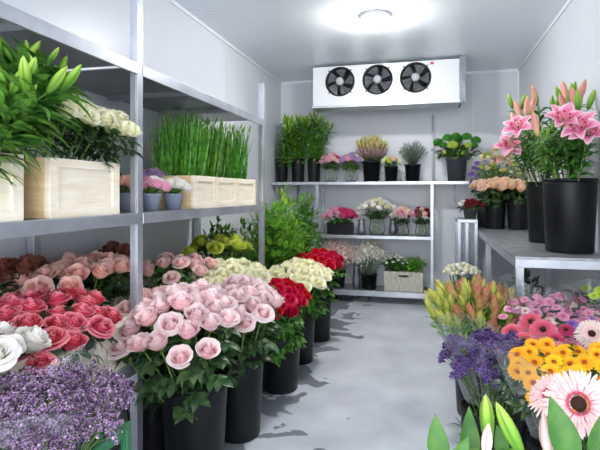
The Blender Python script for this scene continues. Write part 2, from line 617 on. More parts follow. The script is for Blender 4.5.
ROSELEAF = [rose_leaves(s, M['darkleaf']) for s in (1, 2, 3)]
ROSELEAFM = [rose_leaves(s, M['midleaf']) for s in (4, 5)]
SHORTLEAF = [rose_leaves(s, M['darkleaf'], .03, .12, 4, .045) for s in (6, 7)]


def rose(head, base, size, key, label, group, leaves=ROSELEAF, tilt=0.25, face=None, var=None):
    head, base = V(head), V(base)
    d = head - base
    L = d.length
    q = aim(d, U(0, 6.28))
    t = thing('rose', label, 'rose', base, q, group)
    obj('stem', STEM, t, scale=(1, 1, L))
    obj('foliage', R.choice(leaves), t, (0, 0, L))
    if face is not None:                                  # bloom turned towards a direction
        dl = q.inverted() @ V(face).normalized()
        br = aim(dl, U(0, 6.28))
    else:
        br = aim((U(-tilt, tilt), U(-tilt, tilt), 1), U(0, 6.28))
    obj('bloom', roses(key)[var if var is not None else R.randrange(3)], t, (0, 0, L), br, size * U(.93, 1.05))
    return t


ORD = 'first second third fourth fifth sixth seventh eighth ninth tenth eleventh twelfth'.split()


def rows_on(cx, cy, rx, ry, d, zfn, jit=.2):
    """heads in staggered rows over an oval, front row first"""
    rows = []
    n = max(1, int(round(2 * ry / (d * .87))))
    for j in range(n):
        y = -ry + (j + .5) * 2 * ry / n
        w = rx * math.sqrt(max(0.02, 1 - (y / ry * .82) ** 2))
        m = max(1, int(round(2 * w / d)))
        row = []
        for i in range(m):
            x = -w + (i + .5 + (0.25 if j % 2 else -.25) * (m > 1)) * 2 * w / m + U(-jit, jit) * d
            yy = y + U(-jit, jit) * d
            row.append(V((cx + x, cy + yy, zfn(x / rx, yy / ry) + U(-.012, .012))))
        rows.append(row)
    return rows


def row_name(j, n):
    return 'front' if j == 0 else 'back' if j == n - 1 else ORD[j]


def fan_base(h, c, rim, rimz, basez, rx, ry=None):
    """foot of a stem that leans out over a rim at rimz round centre c"""
    ry = ry or rx
    ox, oy = (h.x - c[0]) / rx, (h.y - c[1]) / ry
    k = max(1.0, math.hypot(ox, oy))
    rx_, ry_ = (rim if hasattr(rim, '__len__') else (rim, rim))
    p = V((c[0] + ox / k * rx_ * .72, c[1] + oy / k * ry_ * .72, rimz))
    d = (h - p)
    b = p - d * ((rimz - basez) / max(.05, d.z))
    b.x = c[0] + max(-rx_ * .6, min(rx_ * .6, b.x - c[0]))
    b.y = c[1] + max(-ry_ * .6, min(ry_ * .6, b.y - c[1]))
    b.z = basez
    return b


def rose_bunch(rows, c, rim, rimz, basez, rx, ry, size, key, colour, where, group, side='the rack', shared=None, **kw):
    for j, row in enumerate(rows):
        for i, h in enumerate(row):
            if shared:
                lab = shared
            elif len(row) == 1:
                lab = f'{colour} rose on its own in the {row_name(j, len(rows))} row of {where}'
            else:
                lab = f'{colour} rose, {ORD[i]} from {side} in {row_name(j, len(rows))} row of {where}'
            off = V(((h.x - c[0]) / rx, (h.y - c[1]) / ry, 0))
            b = fan_base(h, c, rim, rimz, basez, rx, ry)
            face = V((off.x * .55 + U(-.2, .2) + kw.get('lean', (0, 0))[0], off.y * .55 + U(-.2, .2) + kw.get('lean', (0, 0))[1], 1))
            rose(h, b, size, key, lab, group, kw.get('leaves', ROSELEAF), face=face)


# ------------------------------------------------------------------ containers
def bucket(name, label, c, z, r, h, mat='black', cat='bucket', group=None, taper=.84, water=True, n=36):
    t = thing(name, label, cat, (c[0], c[1], z), None, group)
    rb = r * taper
    obj('body', MB().lathe([(0.0005, 0), (rb * .96, 0), (rb, .006), (r * .985, h * .93), (r * .985, h - .012), (r * .955, h - .012), (rb * .96, .008), (.0005, .008)], n).mesh('bucket_body', M[mat]), t)
    obj('rim', MB().lathe([(r * .95, h - .014), (r * .99, h - .014), (r * 1.02, h - .009), (r * 1.02, h - .002), (r * 1.0, h), (r * .955, h), (r * .95, h - .003), (r * .95, h - .014)], n).mesh('bucket_rim', M[mat]), t)
    return t


def crate(name, label, lo, hi, group=None, wood='wood', endwood='woodend', long='y', cat='crate'):
    """open wooden flower crate: frame of rails and posts with recessed boards on four sides"""
    x0, y0, z0 = lo
    x1, y1, z1 = hi
    cx, cy = (x0 + x1) / 2, (y0 + y1) / 2
    t = thing(name, label, cat, (cx, cy, z0), None, group)
    a, b, h = (x1 - x0) / 2, (y1 - y0) / 2, z1 - z0
    w, th = .026, .008
    M0, M1 = M[wood], M[endwood]
    for sx in (-1, 1):
        for sy in (-1, 1):
            mb = MB()
            px, py = sx * (a - .010), sy * (b - .010)
            mb.box((px - .010, py - .010, 0), (px + .010, py + .010, h))
            obj('corner_post', mb.mesh('crate_post', M0, False), t, bevel=.0015)
    for s, nm in ((1, 'side_panel'), (-1, 'side_panel')):   # long sides, facing +-x
        xo, xi = s * a, s * (a - th)
        lo_, hi_ = min(xo, xi), max(xo, xi)
        mb = MB()
        mb.box((lo_, -b + .02, h - w), (hi_, b - .02, h))
        mb.box((lo_, -b + .02, 0), (hi_, b - .02, w))
        mb.box((lo_, -b + .02, w), (hi_, -b + .036, h - w))
        mb.box((lo_, b - .036, w), (hi_, b - .02, h - w))
        ii = s * (a - th - .006)
        mb.box((min(xi, ii), -b + .02, .004), (max(xi, ii), b - .02, h - .006))
        obj(nm, mb.mesh('crate_side', M0, False), t, bevel=.001)
    for s in (1, -1):
        yo, yi = s * b, s * (b - th)
        mb = MB()
        hw = min(.045, a * .4)
        zt = h - .03
        mb.box((-a + .02, min(yo, yi), 0), (a - .02, max(yo, yi), zt - .022))
        mb.box((-a + .02, min(yo, yi), zt - .022), (-hw, max(yo, yi), zt))
        mb.box((hw, min(yo, yi), zt - .022), (a - .02, max(yo, yi), zt))
        mb.box((-a + .02, min(yo, yi), zt), (a - .02, max(yo, yi), h))
        obj('end_panel', mb.mesh('crate_end', M1, False), t, bevel=.001)
    obj('bottom', MB().box((-a + .016, -b + .016, .002), (a - .016, b - .016, .010)).mesh('crate_bottom', M1, False), t)
    return t


# ------------------------------------------------------------------ the room
XL, XR, YB, ZC, YF = -1.50, .84, 5.08, 2.215, -1.1
struct('floor', MB().box((XL - .1, YF, -.1), (XR + .1, YB + .1, 0)).mesh('floor', M['floor'], False))
struct('ceiling', MB().box((XL - .1, YF, ZC), (XR + .1, YB + .1, ZC + .1)).mesh('ceiling', M['ceil'], False))
struct('wall_left', MB().box((XL - .1, YF, 0), (XL, YB, ZC)).mesh('wall_left', M['wall'], False))
struct('wall_right', MB().box((XR, YF, 0), (XR + .1, YB, ZC)).mesh('wall_right', M['wall'], False))
struct('wall_back', MB().box((XL - .1, YB, 0), (XR + .1, YB + .1, ZC)).mesh('wall_back', M['wall'], False))
struct('trim_1', MB().box((XL, YF, ZC - .022), (XL + .010, YB, ZC)).mesh('trim_left', M['trim'], False))
struct('trim_2', MB().box((XR - .010, YF, ZC - .022), (XR, YB, ZC)).mesh('trim_right', M['trim'], False))
struct('trim_3', MB().box((XL + .01, YB - .010, ZC - .022), (XR - .01, YB, ZC)).mesh('trim_back', M['trim'], False))
struct('trim_4', MB().box((XR - .016, YB - .016, 0), (XR, YB, ZC - .022)).mesh('trim_corner', M['trim'], False))
mb = MB()
for y in (1.15, 3.55):
    mb.box((XL, y - .004, 0), (XL + .003, y + .004, ZC - .022))
struct('trim_5', mb.mesh('trim_seams', M['trim'], False))
struct('trim_6', MB().box((.43 - .004, YB - .003, 0), (.43 + .004, YB, ZC - .022)).mesh('trim_back_seam', M['trim'], False))
mb = MB()
struct('baseboard_back', MB().box((XL, YB - .012, 0), (XR - .016, YB, .05)).mesh('baseboard_back', M['steeld'], False))

# ceiling lamp seen in the photo, and two assumed ones added out of view for light
for i, (x, y, nm) in enumerate(((-.33, 3.31, 'lit round ceiling lamp hanging in front of the fan unit'), (-.33, .35, 'added round ceiling lamp over the near end of the aisle, above the view'), (-.33, -.6, 'added round ceiling lamp out of view behind the viewer'))):
    t = thing('ceiling_lamp', nm, 'lamp', (x, y, ZC))
    obj('base', MB().lathe([(.0005, 0), (.10, 0), (.105, -.012), (.085, -.024), (.0005, -.024)], 32).mesh('lamp_base', M['white']), t)
    pr = [(.0005, -.085)] + [(.075 * math.sin(a), -.035 - .05 * math.cos(a)) for a in (.3, .6, .9, 1.2, 1.5, 1.8, 2.1)] + [(.062, -.022)]
    obj('glass_globe', MB().lathe(pr, 32).mesh('lamp_globe', M['lamp' if i == 0 else 'lampadded']), t)

# ------------------------------------------------------------------ cooling unit
EX0, EX1, EY, EZ0, EZ1 = -1.01, .268, 4.46, 1.838, 2.19
t = thing('cooling_unit', 'white three-fan cooling unit hung under the ceiling at the back wall', 'cooling unit', ((EX0 + EX1) / 2, EY + .14, EZ0))
ox, oy = (EX0 + EX1) / 2, EY + .14
hw = (EX1 - EX0) / 2
FX = [atY(p, EY).x - ox for p in (340, 377.5, 415.5)]
FZ = (EZ1 - EZ0) * .60
FR = .124
mb = MB()
# front sheet with three round openings, then the box behind it
hh = EZ1 - EZ0
mb.box((-hw, -.14, 0), (hw, .10, .012))
mb.box((-hw, -.14, hh - .012), (hw, .10, hh))
mb.box((-hw, -.14, .012), (-hw + .012, .10, hh - .012))
mb.box((hw - .012, -.14, .012), (hw, .10, hh - .012))


def sheet_with_holes(mb, x0, x1, z0, z1, y, holes, r, n=48):
    xs = [x0] + [(holes[i] + holes[i + 1]) / 2 for i in range(len(holes) - 1)] + [min(x1, holes[-1] + .19), x1]
    for i, hx in enumerate(holes):
        a, b = xs[i], xs[i + 1]
        vs, fs = [], []
        for k in range(n):
            w = 2 * PI * k / n
            cx, cz = math.cos(w), math.sin(w)
            sx = (b - hx) / cx if cx > 1e-6 else ((a - hx) / cx if cx < -1e-6 else 1e9)
            sz = (z1 - FZ) / cz if cz > 1e-6 else ((z0 - FZ) / cz if cz < -1e-6 else 1e9)
            s = min(sx, sz)
            vs += [(hx + r * cx, y, FZ + r * cz), (hx + s * cx, y, FZ + s * cz), (hx + r * cx, y + .05, FZ + r * cz)]
        for k in range(n):
            k2 = (k + 1) % n
            fs += [(3 * k, 3 * k + 1, 3 * k2 + 1, 3 * k2), (3 * k, 3 * k2, 3 * k2 + 2, 3 * k + 2)]
        mb.add(vs, fs)
        for zc in (z0, z1):
            for xc in (a, b):   # corner fillers
                k0 = min(range(n), key=lambda k: (vs[3 * k + 1][0] - xc) ** 2 + (vs[3 * k + 1][2] - zc) ** 2)
                pts = [vs[3 * ((k0 + j) % n) + 1] for j in (-1, 0, 1)]
                for p, q in ((pts[0], pts[1]), (pts[1], pts[2])):
                    mb.add([p, q, (xc, y, zc)], [(0, 1, 2)])
    mb.add([(xs[-2], y, z0), (x1, y, z0), (x1, y, z1), (xs[-2], y, z1)], [(0, 1, 2, 3)])


sheet_with_holes(mb, -hw + .012, hw - .012, .012, hh - .012, -.14, FX, FR)
obj('casing', mb.mesh('cooler_casing', M['white'], False), t)
obj('coil', MB().box((-hw + .02, .04, .02), (hw - .02, .095, hh - .02)).mesh('cooler_coil', M['fanblack'], False), t)
for k, fx in enumerate(FX):
    fan = obj('fan', MB().lathe([(.0005, -.02), (.030, -.02), (.034, -.012), (.034, .03), (.0005, .03)], 20, 0, axis=Matrix.Rotation(PI / 2, 3, 'X')).mesh('fan_hub', M['fangrey']), t, (fx, -.135, FZ))
    bl = MB()
    for j in range(5):
        w0 = 2 * PI * j / 5 + .5 * k

        def fn(s, q, w0=w0):
            r = .03 + (FR - .038) * q
            w = w0 + s * (.34 + .12 * q) + .25 * q
            return V((r * math.cos(w), .012 + .016 * s, r * math.sin(w)))
        bl.grid(fn, 4, 5)
    obj('blades', bl.mesh('fan_blades', M['fanblade']), fan)
    gd = MB()
    for q in range(7):
        rr = .035 + (FR + .004 - .035) * q / 6
        pts = [(rr * math.cos(2 * PI * i / 40), -.014 + .006 * (q == 6), rr * math.sin(2 * PI * i / 40)) for i in range(41)]
        gd.tube(pts, .0016 if q < 6 else .007, 5, 0, False)
    for q in range(12):
        w = 2 * PI * q / 12
        gd.tube([(.03 * math.cos(w), -.016, .03 * math.sin(w)), (FR * math.cos(w), -.012, FR * math.sin(w))], .0018, 5)
    for q in range(4):
        w = PI / 4 + q * PI / 2
        gd.tube([(FR * math.cos(w), -.012, FR * math.sin(w)), ((FR + .024) * math.cos(w), -.008, (FR + .024) * math.sin(w))], .005, 6)
    obj('guard', gd.mesh('fan_guard', M['fanblack']), fan)
    sh = MB().lathe([(FR - .001, -.012), (FR - .001, .16), (.0005, .165)], 40, 0, axis=Matrix.Rotation(-PI / 2, 3, 'X'))
    obj('shroud', sh.mesh('fan_shroud', M['fanblack']), fan)
obj('drip_tray', MB().box((-hw - .01, -.15, -.022), (hw + .01, .10, -.001)).mesh('drip_tray', M['steel'], False), t, bevel=.003)
cap = MB()
cap.box((hw + .002, -.155, -.03), (hw + .020, 0.09, hh + .02))
cap.box((hw + .020, -.155, -.02), (hw + .034, -.13, hh + .015))
cap.box((hw + .034, -.16, -.03), (hw + .052, -.135, hh + .025))
obj('end_cover', cap.mesh('end_cover', M['zinc'], False), t, bevel=.002)
obj('sticker', MB().box((hw - .24, -.1425, hh - .035), (hw - .21, -.1405, hh - .015)).mesh('unit_sticker', M['red'], False), t)
bk = MB()
for x in (-hw + .2, 0, hw - .2):
    bk.box((x - .03, -.05, hh), (x + .03, .09, ZC - EZ0))
obj('hanger', bk.mesh('hanger', M['zinc'], False), t)
px = atY(433, 5.03).x
dp = thing('drain_pipe', 'slim white drain pipe running down the back wall from the cooling unit', 'pipe', (px, 5.03, 1.16))
obj('pipe', MB().tube([(0, 0, .0), (0, 0, .64)], .011, 12).mesh('drain_pipe', M['white']), dp)
obj('clip', MB().box((-.018, -.014, .3), (.018, .047, .318)).mesh('pipe_clip', M['zinc'], False), dp)

# ------------------------------------------------------------------ racks
RX = -1.01                                   # aisle face of the long rack
Z_LOW, Z_MID, Z_TOP = .44, .972, 1.512
rk = thing('steel_shelving_rack', 'long steel rack with three shelf levels along the wall beside the pink roses', 'rack', (RX - .24, 1.6, 0))


def L_(p):
    return (p[0] - (RX - .24), p[1] - 1.6, p[2])


for y in (.20, 1.60, 3.02):
    for x, f in ((RX, 1), (XL + .045, 0)):
        mb = MB()
        a, b = L_((x - .030, y, 0)), L_((x, y + .036, Z_TOP - .005))
        if f:
            # C-shaped upright: aisle face, near web and a return lip
            mb.box(L_((x - .006, y, 0)), L_((x, y + .036, 1.745)))
            mb.box(L_((x - .030, y, 0)), L_((x - .006, y + .005, 1.745)))
            mb.box(L_((x - .030, y + .031, 0)), L_((x - .006, y + .036, 1.745)))
        else:
            mb.box(a, b)
        o = obj('post', mb.mesh('rack_post', M['steel'], False), rk, bevel=.001)
for (y0, y1) in ((.236, 1.60), (1.636, 3.02)):
    for z in (Z_LOW, Z_MID, Z_TOP):
        mb = MB()
        mb.box(L_((XL + .002, y0 + .001, z - .004)), L_((RX - .002, y1 - .001, z)))
        s = obj('shelf', mb.mesh('rack_shelf', M['steeld'], False), rk)
        lp = MB()
        lp.box(L_((RX - .006, y0 + .001, z - .040)), L_((RX + .003, y1 - .001, z + .001)))
        obj('shelf_lip', lp.mesh('shelf_lip', M['steel'], False), s, bevel=.0015)
        for k in (1, 2):
            yy = y0 + (y1 - y0) * k / 3
            rb = MB().box(L_((XL + .03, yy - .02, z - .026)), L_((RX - .008, yy + .02, z - .004)))
            obj('stiffener', rb.mesh('shelf_stiffener', M['steeld'], False), s)

BY = 4.755                                   # front of the rack on the back wall
BX0, BX1 = atY(317, BY).x, atY(432, BY).x
BZ = (.118, .640, 1.152)
br = thing('steel_shelf_unit', 'steel rack with three shelves standing against the back wall', 'rack', (0, BY, 0))


def B_(p):
    return (p[0], p[1] - BY, p[2])


for x in (BX0, BX1):
    for y in (BY, YB - .05):
        obj('post', MB().box(B_((x - .014, y, 0)), B_((x + .014, y + .028, BZ[2] - .028))).mesh('wall_rack_post', M['steel'], False), br, bevel=.0015)
for z, (x0, x1) in zip(BZ, ((BX0 - .013, BX1 + .013), (BX0 - .013, BX1 + .013), (XL + .01, .372))):
    s = obj('shelf', MB().box(B_((x0, BY + .004, z - .006)), B_((x1, YB - .014, z))).mesh('wall_shelf', M['steeld'], False), br)
    lo = z - (.05 if z < .2 else .028)
    obj('shelf_lip', MB().box(B_((x0, BY - .008, lo)), B_((x1, BY + .002, z + .001))).mesh('wall_shelf_lip', M['steel'], False), s, bevel=.0015)
for x in (BX0 - .28, BX1 + .2):
    bkb = MB()
    bkb.box(B_((x, BY + .02, BZ[2] - .03)), B_((x + .02, YB - .014, BZ[2] - .006)))
    bkb.box(B_((x, YB - .04, BZ[2] - .2)), B_((x + .02, YB - .014, BZ[2] - .03)))
    obj('bracket', bkb.mesh('shelf_bracket', M['zinc'], False), br)

# ------------------------------------------------------------------ work table and stand by the other wall
TX0, TX1, TY0, TY1, TZ = .397, .826, 2.50, 4.95, .75
tb = thing('steel_work_table', 'long scuffed steel work table carrying black buckets of lilies and peach roses', 'table', (TX0, TY0, 0))
obj('table_top', MB().box((0, 0, TZ - .012), (TX1 - TX0, TY1 - TY0, TZ)).mesh('table_top', M['tabletop'], False), tb, bevel=.002)
ap = MB()
ap.box((.002, .002, TZ - .052), (TX1 - TX0, .014, TZ - .012))
ap.box((.002, .014, TZ - .052), (.014, TY1 - TY0, TZ - .012))
obj('apron', ap.mesh('table_apron', M['steel'], False), tb, bevel=.0015)
for x in (0.004, TX1 - TX0 - .044):
    for y in (.004, (TY1 - TY0) / 2, TY1 - TY0 - .044):
        obj('leg', MB().box((x, y, 0), (x + .036, y + .036, TZ - .012)).mesh('table_leg', M['steel'], False), tb, bevel=.002)
obj('under_shelf', MB().box((.03, .05, .16), (TX1 - TX0 - .01, TY1 - TY0 - .05, .175)).mesh('table_under_shelf', M['steeld'], False), tb)
SX0, SX1, SY0, SY1, SZ = .235, .388, 4.16, 4.50, .835
sd = thing('steel_stand', 'narrow tall steel stand under the pot of maroon flowers', 'stand', (SX0, SY0, 0))
obj('top', MB().box((0, 0, SZ - .025), (SX1 - SX0, SY1 - SY0, SZ)).mesh('stand_top', M['steel'], False), sd, bevel=.002)
for x in (0, .058, SX1 - SX0 - .026):
    for y in (0, SY1 - SY0 - .026):
        obj('leg', MB().box((x, y, 0), (x + .026, y + .026, SZ - .025)).mesh('stand_leg', M['steel'], False), sd, bevel=.002)
obj('panel', MB().box((.02, .03, .05), (SX1 - SX0 - .02, .036, SZ - .1)).mesh('stand_panel', M['zinc'], False), sd)

# ------------------------------------------------------------------ buckets on the floor and pale pink roses
B1 = at(195, 380, 1.83)
B1 = V((B1.x, B1.y, 0))
bucket('flower_bucket', 'black bucket nearest the viewer, full of pale pink roses', B1, 0, .120, .365)
BA = V((-1.055, 1.765, 0))
bucket('flower_bucket', 'black bucket tucked between rack post and nearest rose bucket', BA, 0, .095, .36)
B2 = V((-.795, 2.04, 0))
bucket('flower_bucket', 'second black bucket along the aisle, pale pink roses leaning over it', B2, 0, .112, .36)
B3 = V((-.764, 2.571, 0))
bucket('flower_bucket', 'third black bucket along the aisle, holding crimson roses', B3, 0, .113, .30)
B4 = V((-.775, 3.02, 0))
bucket('flower_bucket', 'fourth black bucket along the aisle, holding cream roses', B4, 0, .105, .34)
B5 = V((-.76, 3.50, 0))
bucket('flower_bucket', 'farthest black bucket along the aisle, holding crimson roses', B5, 0, .105, .36)
B6 = V((-.965, 2.33, 0))
bucket('flower_bucket', 'black bucket of cream roses behind the second aisle bucket', B6, 0, .100, .34)


def bunch_at(c, rx, ry, d, ztop, drop, tilt=0.0, off=(0, 0)):
    return rows_on(c.x + off[0], c.y + off[1], rx, ry, d, lambda x, y: ztop - drop * (x * x + y * y) + tilt * y, .11)


rw = bunch_at(B1, .195, .205, .063, .640, .105, .045, (-.045, -.01))
rose_bunch(rw, (B1.x, B1.y), .115, .365, .02, .22, .22, .076, 'pink', 'pale pink', 'nearest bucket', 'pale pink roses in the nearest bucket', lean=(.10, -.20))
rw = rows_on(-1.03, 1.73, .10, .16, .060, lambda x, y: .615 - .06 * (x * x + y * y) + .02 * y)
rose_bunch(rw, (BA.x, BA.y), .09, .36, .02, .12, .2, .076, 'blushpink', 'peach-tinged pink', 'bunch by the rack post', 'peach-tinged pink roses by the rack post', lean=(.10, -.20))
rw = bunch_at(B2, .15, .16, .060, .620, .085, .03, (.02, -.03))
rose_bunch(rw, (B2.x, B2.y), .107, .36, .02, .2, .2, .076, 'pink', 'pale pink', 'second aisle bucket', 'pale pink roses in the second bucket', lean=(.10, -.20))
rw = bunch_at(B3, .14, .20, .060, .525, .075, .03, (.0, -.06))
rose_bunch(rw, (B3.x, B3.y), .108, .30, .02, .18, .2, .070, 'crimson', 'crimson', 'third aisle bucket', 'crimson roses in the third bucket', lean=(.10, -.20), leaves=ROSELEAFM)
rw = bunch_at(B4, .18, .20, .066, .560, .06, .04, (0, -.02))
rose_bunch(rw, (B4.x, B4.y), .1, .34, .02, .18, .2, .076, 'cream', 'cream', 'fourth aisle bucket', 'cream roses in the fourth bucket', lean=(.10, -.20), leaves=ROSELEAFM)
rw = bunch_at(B5, .15, .22, .062, .575, .05, .02)
rose_bunch(rw, (B5.x, B5.y), .1, .36, .02, .18, .2, .070, 'crimson', 'crimson', 'farthest aisle bucket', 'crimson roses in the farthest bucket', lean=(.10, -.20), leaves=ROSELEAFM)
rw = bunch_at(B6, .175, .17, .070, .640, .05, .03)
rose_bunch(rw, (B6.x, B6.y), .095, .34, .02, .18, .2, .078, 'cream', 'cream', 'bucket behind pink roses', 'cream roses behind the pink ones', lean=(.10, -.20), leaves=ROSELEAFM)

# ------------------------------------------------------------------ more flower meshes
def bud_mb(n=18, m=12):
    mb = MB()
    vs, fs, tv, su = [], [], [], []
    for j in range(m + 1):
        t = j / m
        r = .155 * (math.sin(PI * min(1, .08 + t * .92)) ** .75) * (1 + .25 * (t - .4))
        for k in range(n):
            w = 2 * PI * k / n
            rr = r * (1 + .13 * math.cos(3 * w)) if 0 < j < m else r * .35
            vs.append((rr * math.cos(w), rr * math.sin(w), t))
            tv.append(t)
            su.append(max(0, -math.cos(3 * w)) ** 2)
    for j in range(m):
        for k in range(n):
            k2 = (k + 1) % n
            fs.append((j * n + k, j * n + k2, (j + 1) * n + k2, (j + 1) * n + k))
    mb.add(vs, fs, 0, tv, su)
    return mb


BUD = bud_mb()
BUDS = {k: BUD.mesh('lily_bud_' + k, M[k]) for k in ('budgreen', 'budpink', 'budpale')}


def lily_open(seed, openness=1.0):
    g = random.Random(seed)
    mb = MB()
    for k in range(6):
        w0 = k * PI / 3
        wid = .30 if k % 2 else .22
        L = g.uniform(.95, 1.05)
        op = openness * g.uniform(.9, 1.1)
        out = V((math.cos(w0), math.sin(w0), 0))
        sd = V((-math.sin(w0), math.cos(w0), 0))

        def fn(s, t, out=out, sd=sd, wid=wid, L=L, op=op):
            n = 10
            p = V((0, 0, 0))
            for i in range(int(n * t + .5)):
                a = .30 + op * 1.75 * (i / n) ** 1.3
                p += (out * math.sin(a) + V((0, 0, math.cos(a)))) * (L / n)
            a = .30 + op * 1.75 * t ** 1.3
            nr = -(out * math.cos(a)) + V((0, 0, math.sin(a)))
            w = wid * (math.sin(PI * (.10 + .90 * t ** .8)) ** .8) + .015
            return p + sd * (s * w) + nr * (.10 * w * s * s * 2 + .02 * math.sin(9 * t + 3 * s) * abs(s))
        mb.grid(fn, 6, 10)
    return mb


LILY = [lily_open(s, o).mesh('open_lily', M['lilyp']) for s, o in ((1, 1.0), (2, .8), (3, 1.1))]
mb = MB()
for k in range(6):
    w = k * PI / 3 + .3
    p = V((.22 * math.cos(w), .22 * math.sin(w), .55))
    mb.tube([(0, 0, .05), p * .6 + V((0, 0, .08)), p], .012, 5, 0)
    mb.lathe([(.001, -.05), (.03, -.03), (.03, .03), (.001, .05)], 6, 1, p)
mb.tube([(0, 0, .05), (.03, .02, .65)], .018, 5, 0)
STAMENS = mb.mesh('stamens', [M['budpale'], M['eyeorange']])


def lily_leaves(seed, top=.0, low=.30, n=26, L=.13, W=.024, mat='lilyleaf'):
    g = random.Random(seed)
    mb = MB()
    for k in range(n):
        w = k * 2.4
        z = -top - (low - top) * (k / n) ** 1.0
        up = g.uniform(.35, 1.1)
        d = V((math.cos(w), math.sin(w), up))
        mb.leaf((0, 0, z), d, L * g.uniform(.8, 1.15), W * g.uniform(.85, 1.15), g.uniform(.5, 1.0), 0, 5, .3)
    return mb.mesh('lily_foliage', M[mat])


LILYLEAF = [lily_leaves(s) for s in (1, 2, 3)]
LILYLEAFN = [lily_leaves(s, .0, .36, 40, .11, .028, 'limeleaf' if s == 6 else 'brightleaf') for s in (6, 7, 8)]
LILYLEAFS = [lily_leaves(s, .0, .17, 26, .088, .024) for s in (9, 10, 11)]
LILYLEAFL = [lily_leaves(s, .0, .19, 32, .15, .030, 'midleaf') for s in (12, 13)]
LILYLEAFD = [lily_leaves(s, .01, .42, 34, .16, .030, 'midleaf') for s in (4, 5)]


def lily(base, head, items, label, group, leaves=None, lz=.03):
    """items: (kind, world offset from the head, world direction, size)"""
    base, head = V(base), V(head)
    d = head - base
    q = aim(d, U(0, 6.28))
    qi = q.inverted()
    L = d.length
    t = thing('lily', label, 'lily', base, q, group)
    obj('stem', STEM, t, scale=(1.3, 1.3, L))
    obj('foliage', R.choice(leaves or LILYLEAF), t, (0, 0, L - lz))
    for kind, off, dr, sz in items:
        lo = qi @ V(off)
        ld = qi @ V(dr).normalized()
        if V(off).length > .004:
            obj('pedicel', MB().tube([(0, 0, -.03), lo * .55 + V((0, 0, -.008)), lo + ld * .003], .0019, 5).mesh('pedicel', M['stem']), t, (0, 0, L))
        if kind == 'open':
            f = obj('flower', R.choice(LILY), t, lo + V((0, 0, L)), aim(ld, U(0, 6)), sz)
            obj('stamens', STAMENS, f)
        else:
            obj('bud', BUDS[kind], t, lo + V((0, 0, L)), aim(ld, U(0, 6)), (sz * .82, sz * .82, sz))
    return t


def gerbera_mb(seed, n1=34, n2=30, r0=.19):
    g = random.Random(seed)
    pe, ti, di = MB(), MB(), MB()
    for ring, (n, r1, w, z0, up) in enumerate(((n1, .50, .058, 0, .03), (n1, .46, .054, .012, .07), (n2, .34, .040, .026, .12))):
        for k in range(n):
            a = 2 * PI * (k + .5 * ring) / n + g.uniform(-.04, .04)
            L = r1 * g.uniform(.92, 1.04)
            d = V((math.cos(a), math.sin(a), 0))
            sd = V((-d.y, d.x, 0))
            dz = g.uniform(-.02, .02)

            def fn(s, t, d=d, sd=sd, L=L, w=w, z0=z0, up=up, dz=dz):
                ww = w * .5 * (.55 + .45 * math.sin(PI * min(1, .25 + t * .62))) * (1 if t < .85 else 1 - .6 * ((t - .85) / .15) ** 2)
                return d * (r0 * .7 + (L - r0 * .7) * t) + sd * (s * ww) + V((0, 0, z0 + up * math.sin(t * PI * .75) - .05 * t * t + dz * t - .012 * s * s))
            pe.grid(fn, 2, 6)
    for k in range(120):
        a, r = k * 2.4, r0 * (.52 + .48 * (k / 120))
        p = V((r * math.cos(a), r * math.sin(a), .045))
        ti.leaf(p, (math.cos(a) * 1.2, math.sin(a) * 1.2, .8), .085, .022, .4, 0, 2)
    di.lathe([(.0005, .075), (r0 * .25, .072), (r0 * .45, .064), (r0 * .56, .045), (r0 * .55, .0), (.0005, -.03)], 20)
    for k in range(90):
        a, r = k * 2.4, r0 * .52 * math.sqrt(k / 90)
        di.bead((r * math.cos(a), r * math.sin(a), .072 - .02 * (r / r0)), .010)
    return pe, ti, di


GP, GT, GD = gerbera_mb(4)
_gm = {}


def gerbera(base, head, face, size, key, label, group=None, ring='gerred', kind='gerbera', green=True):
    base, head = V(base), V(head)
    d = head - base
    q = aim(d)
    L = d.length
    if key not in _gm:
        _gm[key] = GP.mesh(key + '_rays', M[key]), GT.mesh(key + '_ring', M[ring]), GD.mesh(key + '_disc', M['eye'])
    t = thing(kind, label, 'flower', base, q, group)
    obj('stem', STEM, t, scale=(1.2, 1.2, L))
    br = aim(q.inverted() @ V(face).normalized(), U(0, 6))
    h = obj('petals', _gm[key][0], t, (0, 0, L), br, size)
    obj('disc_ring', _gm[key][1], h)
    obj('eye', _gm[key][2], h)
    return t


def daisy_mb(seed, n=17):
    g = random.Random(seed)
    pe, di = MB(), MB()
    for ring, (L, up, nn) in enumerate(((.5, .0, n), (.44, .10, n), (.30, .18, n - 5))):
        for k in range(nn):
            a = 2 * PI * (k + .5 * ring) / nn
            d = V((math.cos(a), math.sin(a), .12 + up + g.uniform(-.08, .08)))
            pe.leaf((.08 * math.cos(a), .08 * math.sin(a), .02 * ring), d, L * g.uniform(.85, 1.0), .17, .35, 0, 4, .25, blunt=1.5)
    di.lathe([(.0005, .10), (.08, .09), (.125, .05), (.10, -.02), (.0005, -.05)], 12)
    return pe, di


DP, DD = daisy_mb(2)
_dm = {}


def daisy_mesh(key, eye):
    if (key, eye) not in _dm:
        _dm[(key, eye)] = DP.mesh(key + '_daisy', M[key]), DD.mesh(eye + '_eye', M[eye])
    return _dm[(key, eye)]


def daisy(base, head, face, size, key, eye, label, group, leaves=None):
    base, head = V(base), V(head)
    d = head - base
    q = aim(d)
    t = thing('chrysanthemum', label, 'flower', base, q, group)
    obj('stem', THIN, t, scale=(1, 1, d.length))
    if leaves:
        obj('foliage', R.choice(leaves), t, (0, 0, d.length))
    h = obj('petals', daisy_mesh(key, eye)[0], t, (0, 0, d.length), aim(q.inverted() @ V(face).normalized(), U(0, 6)), size)
    obj('eye', daisy_mesh(key, eye)[1], h)
    return t


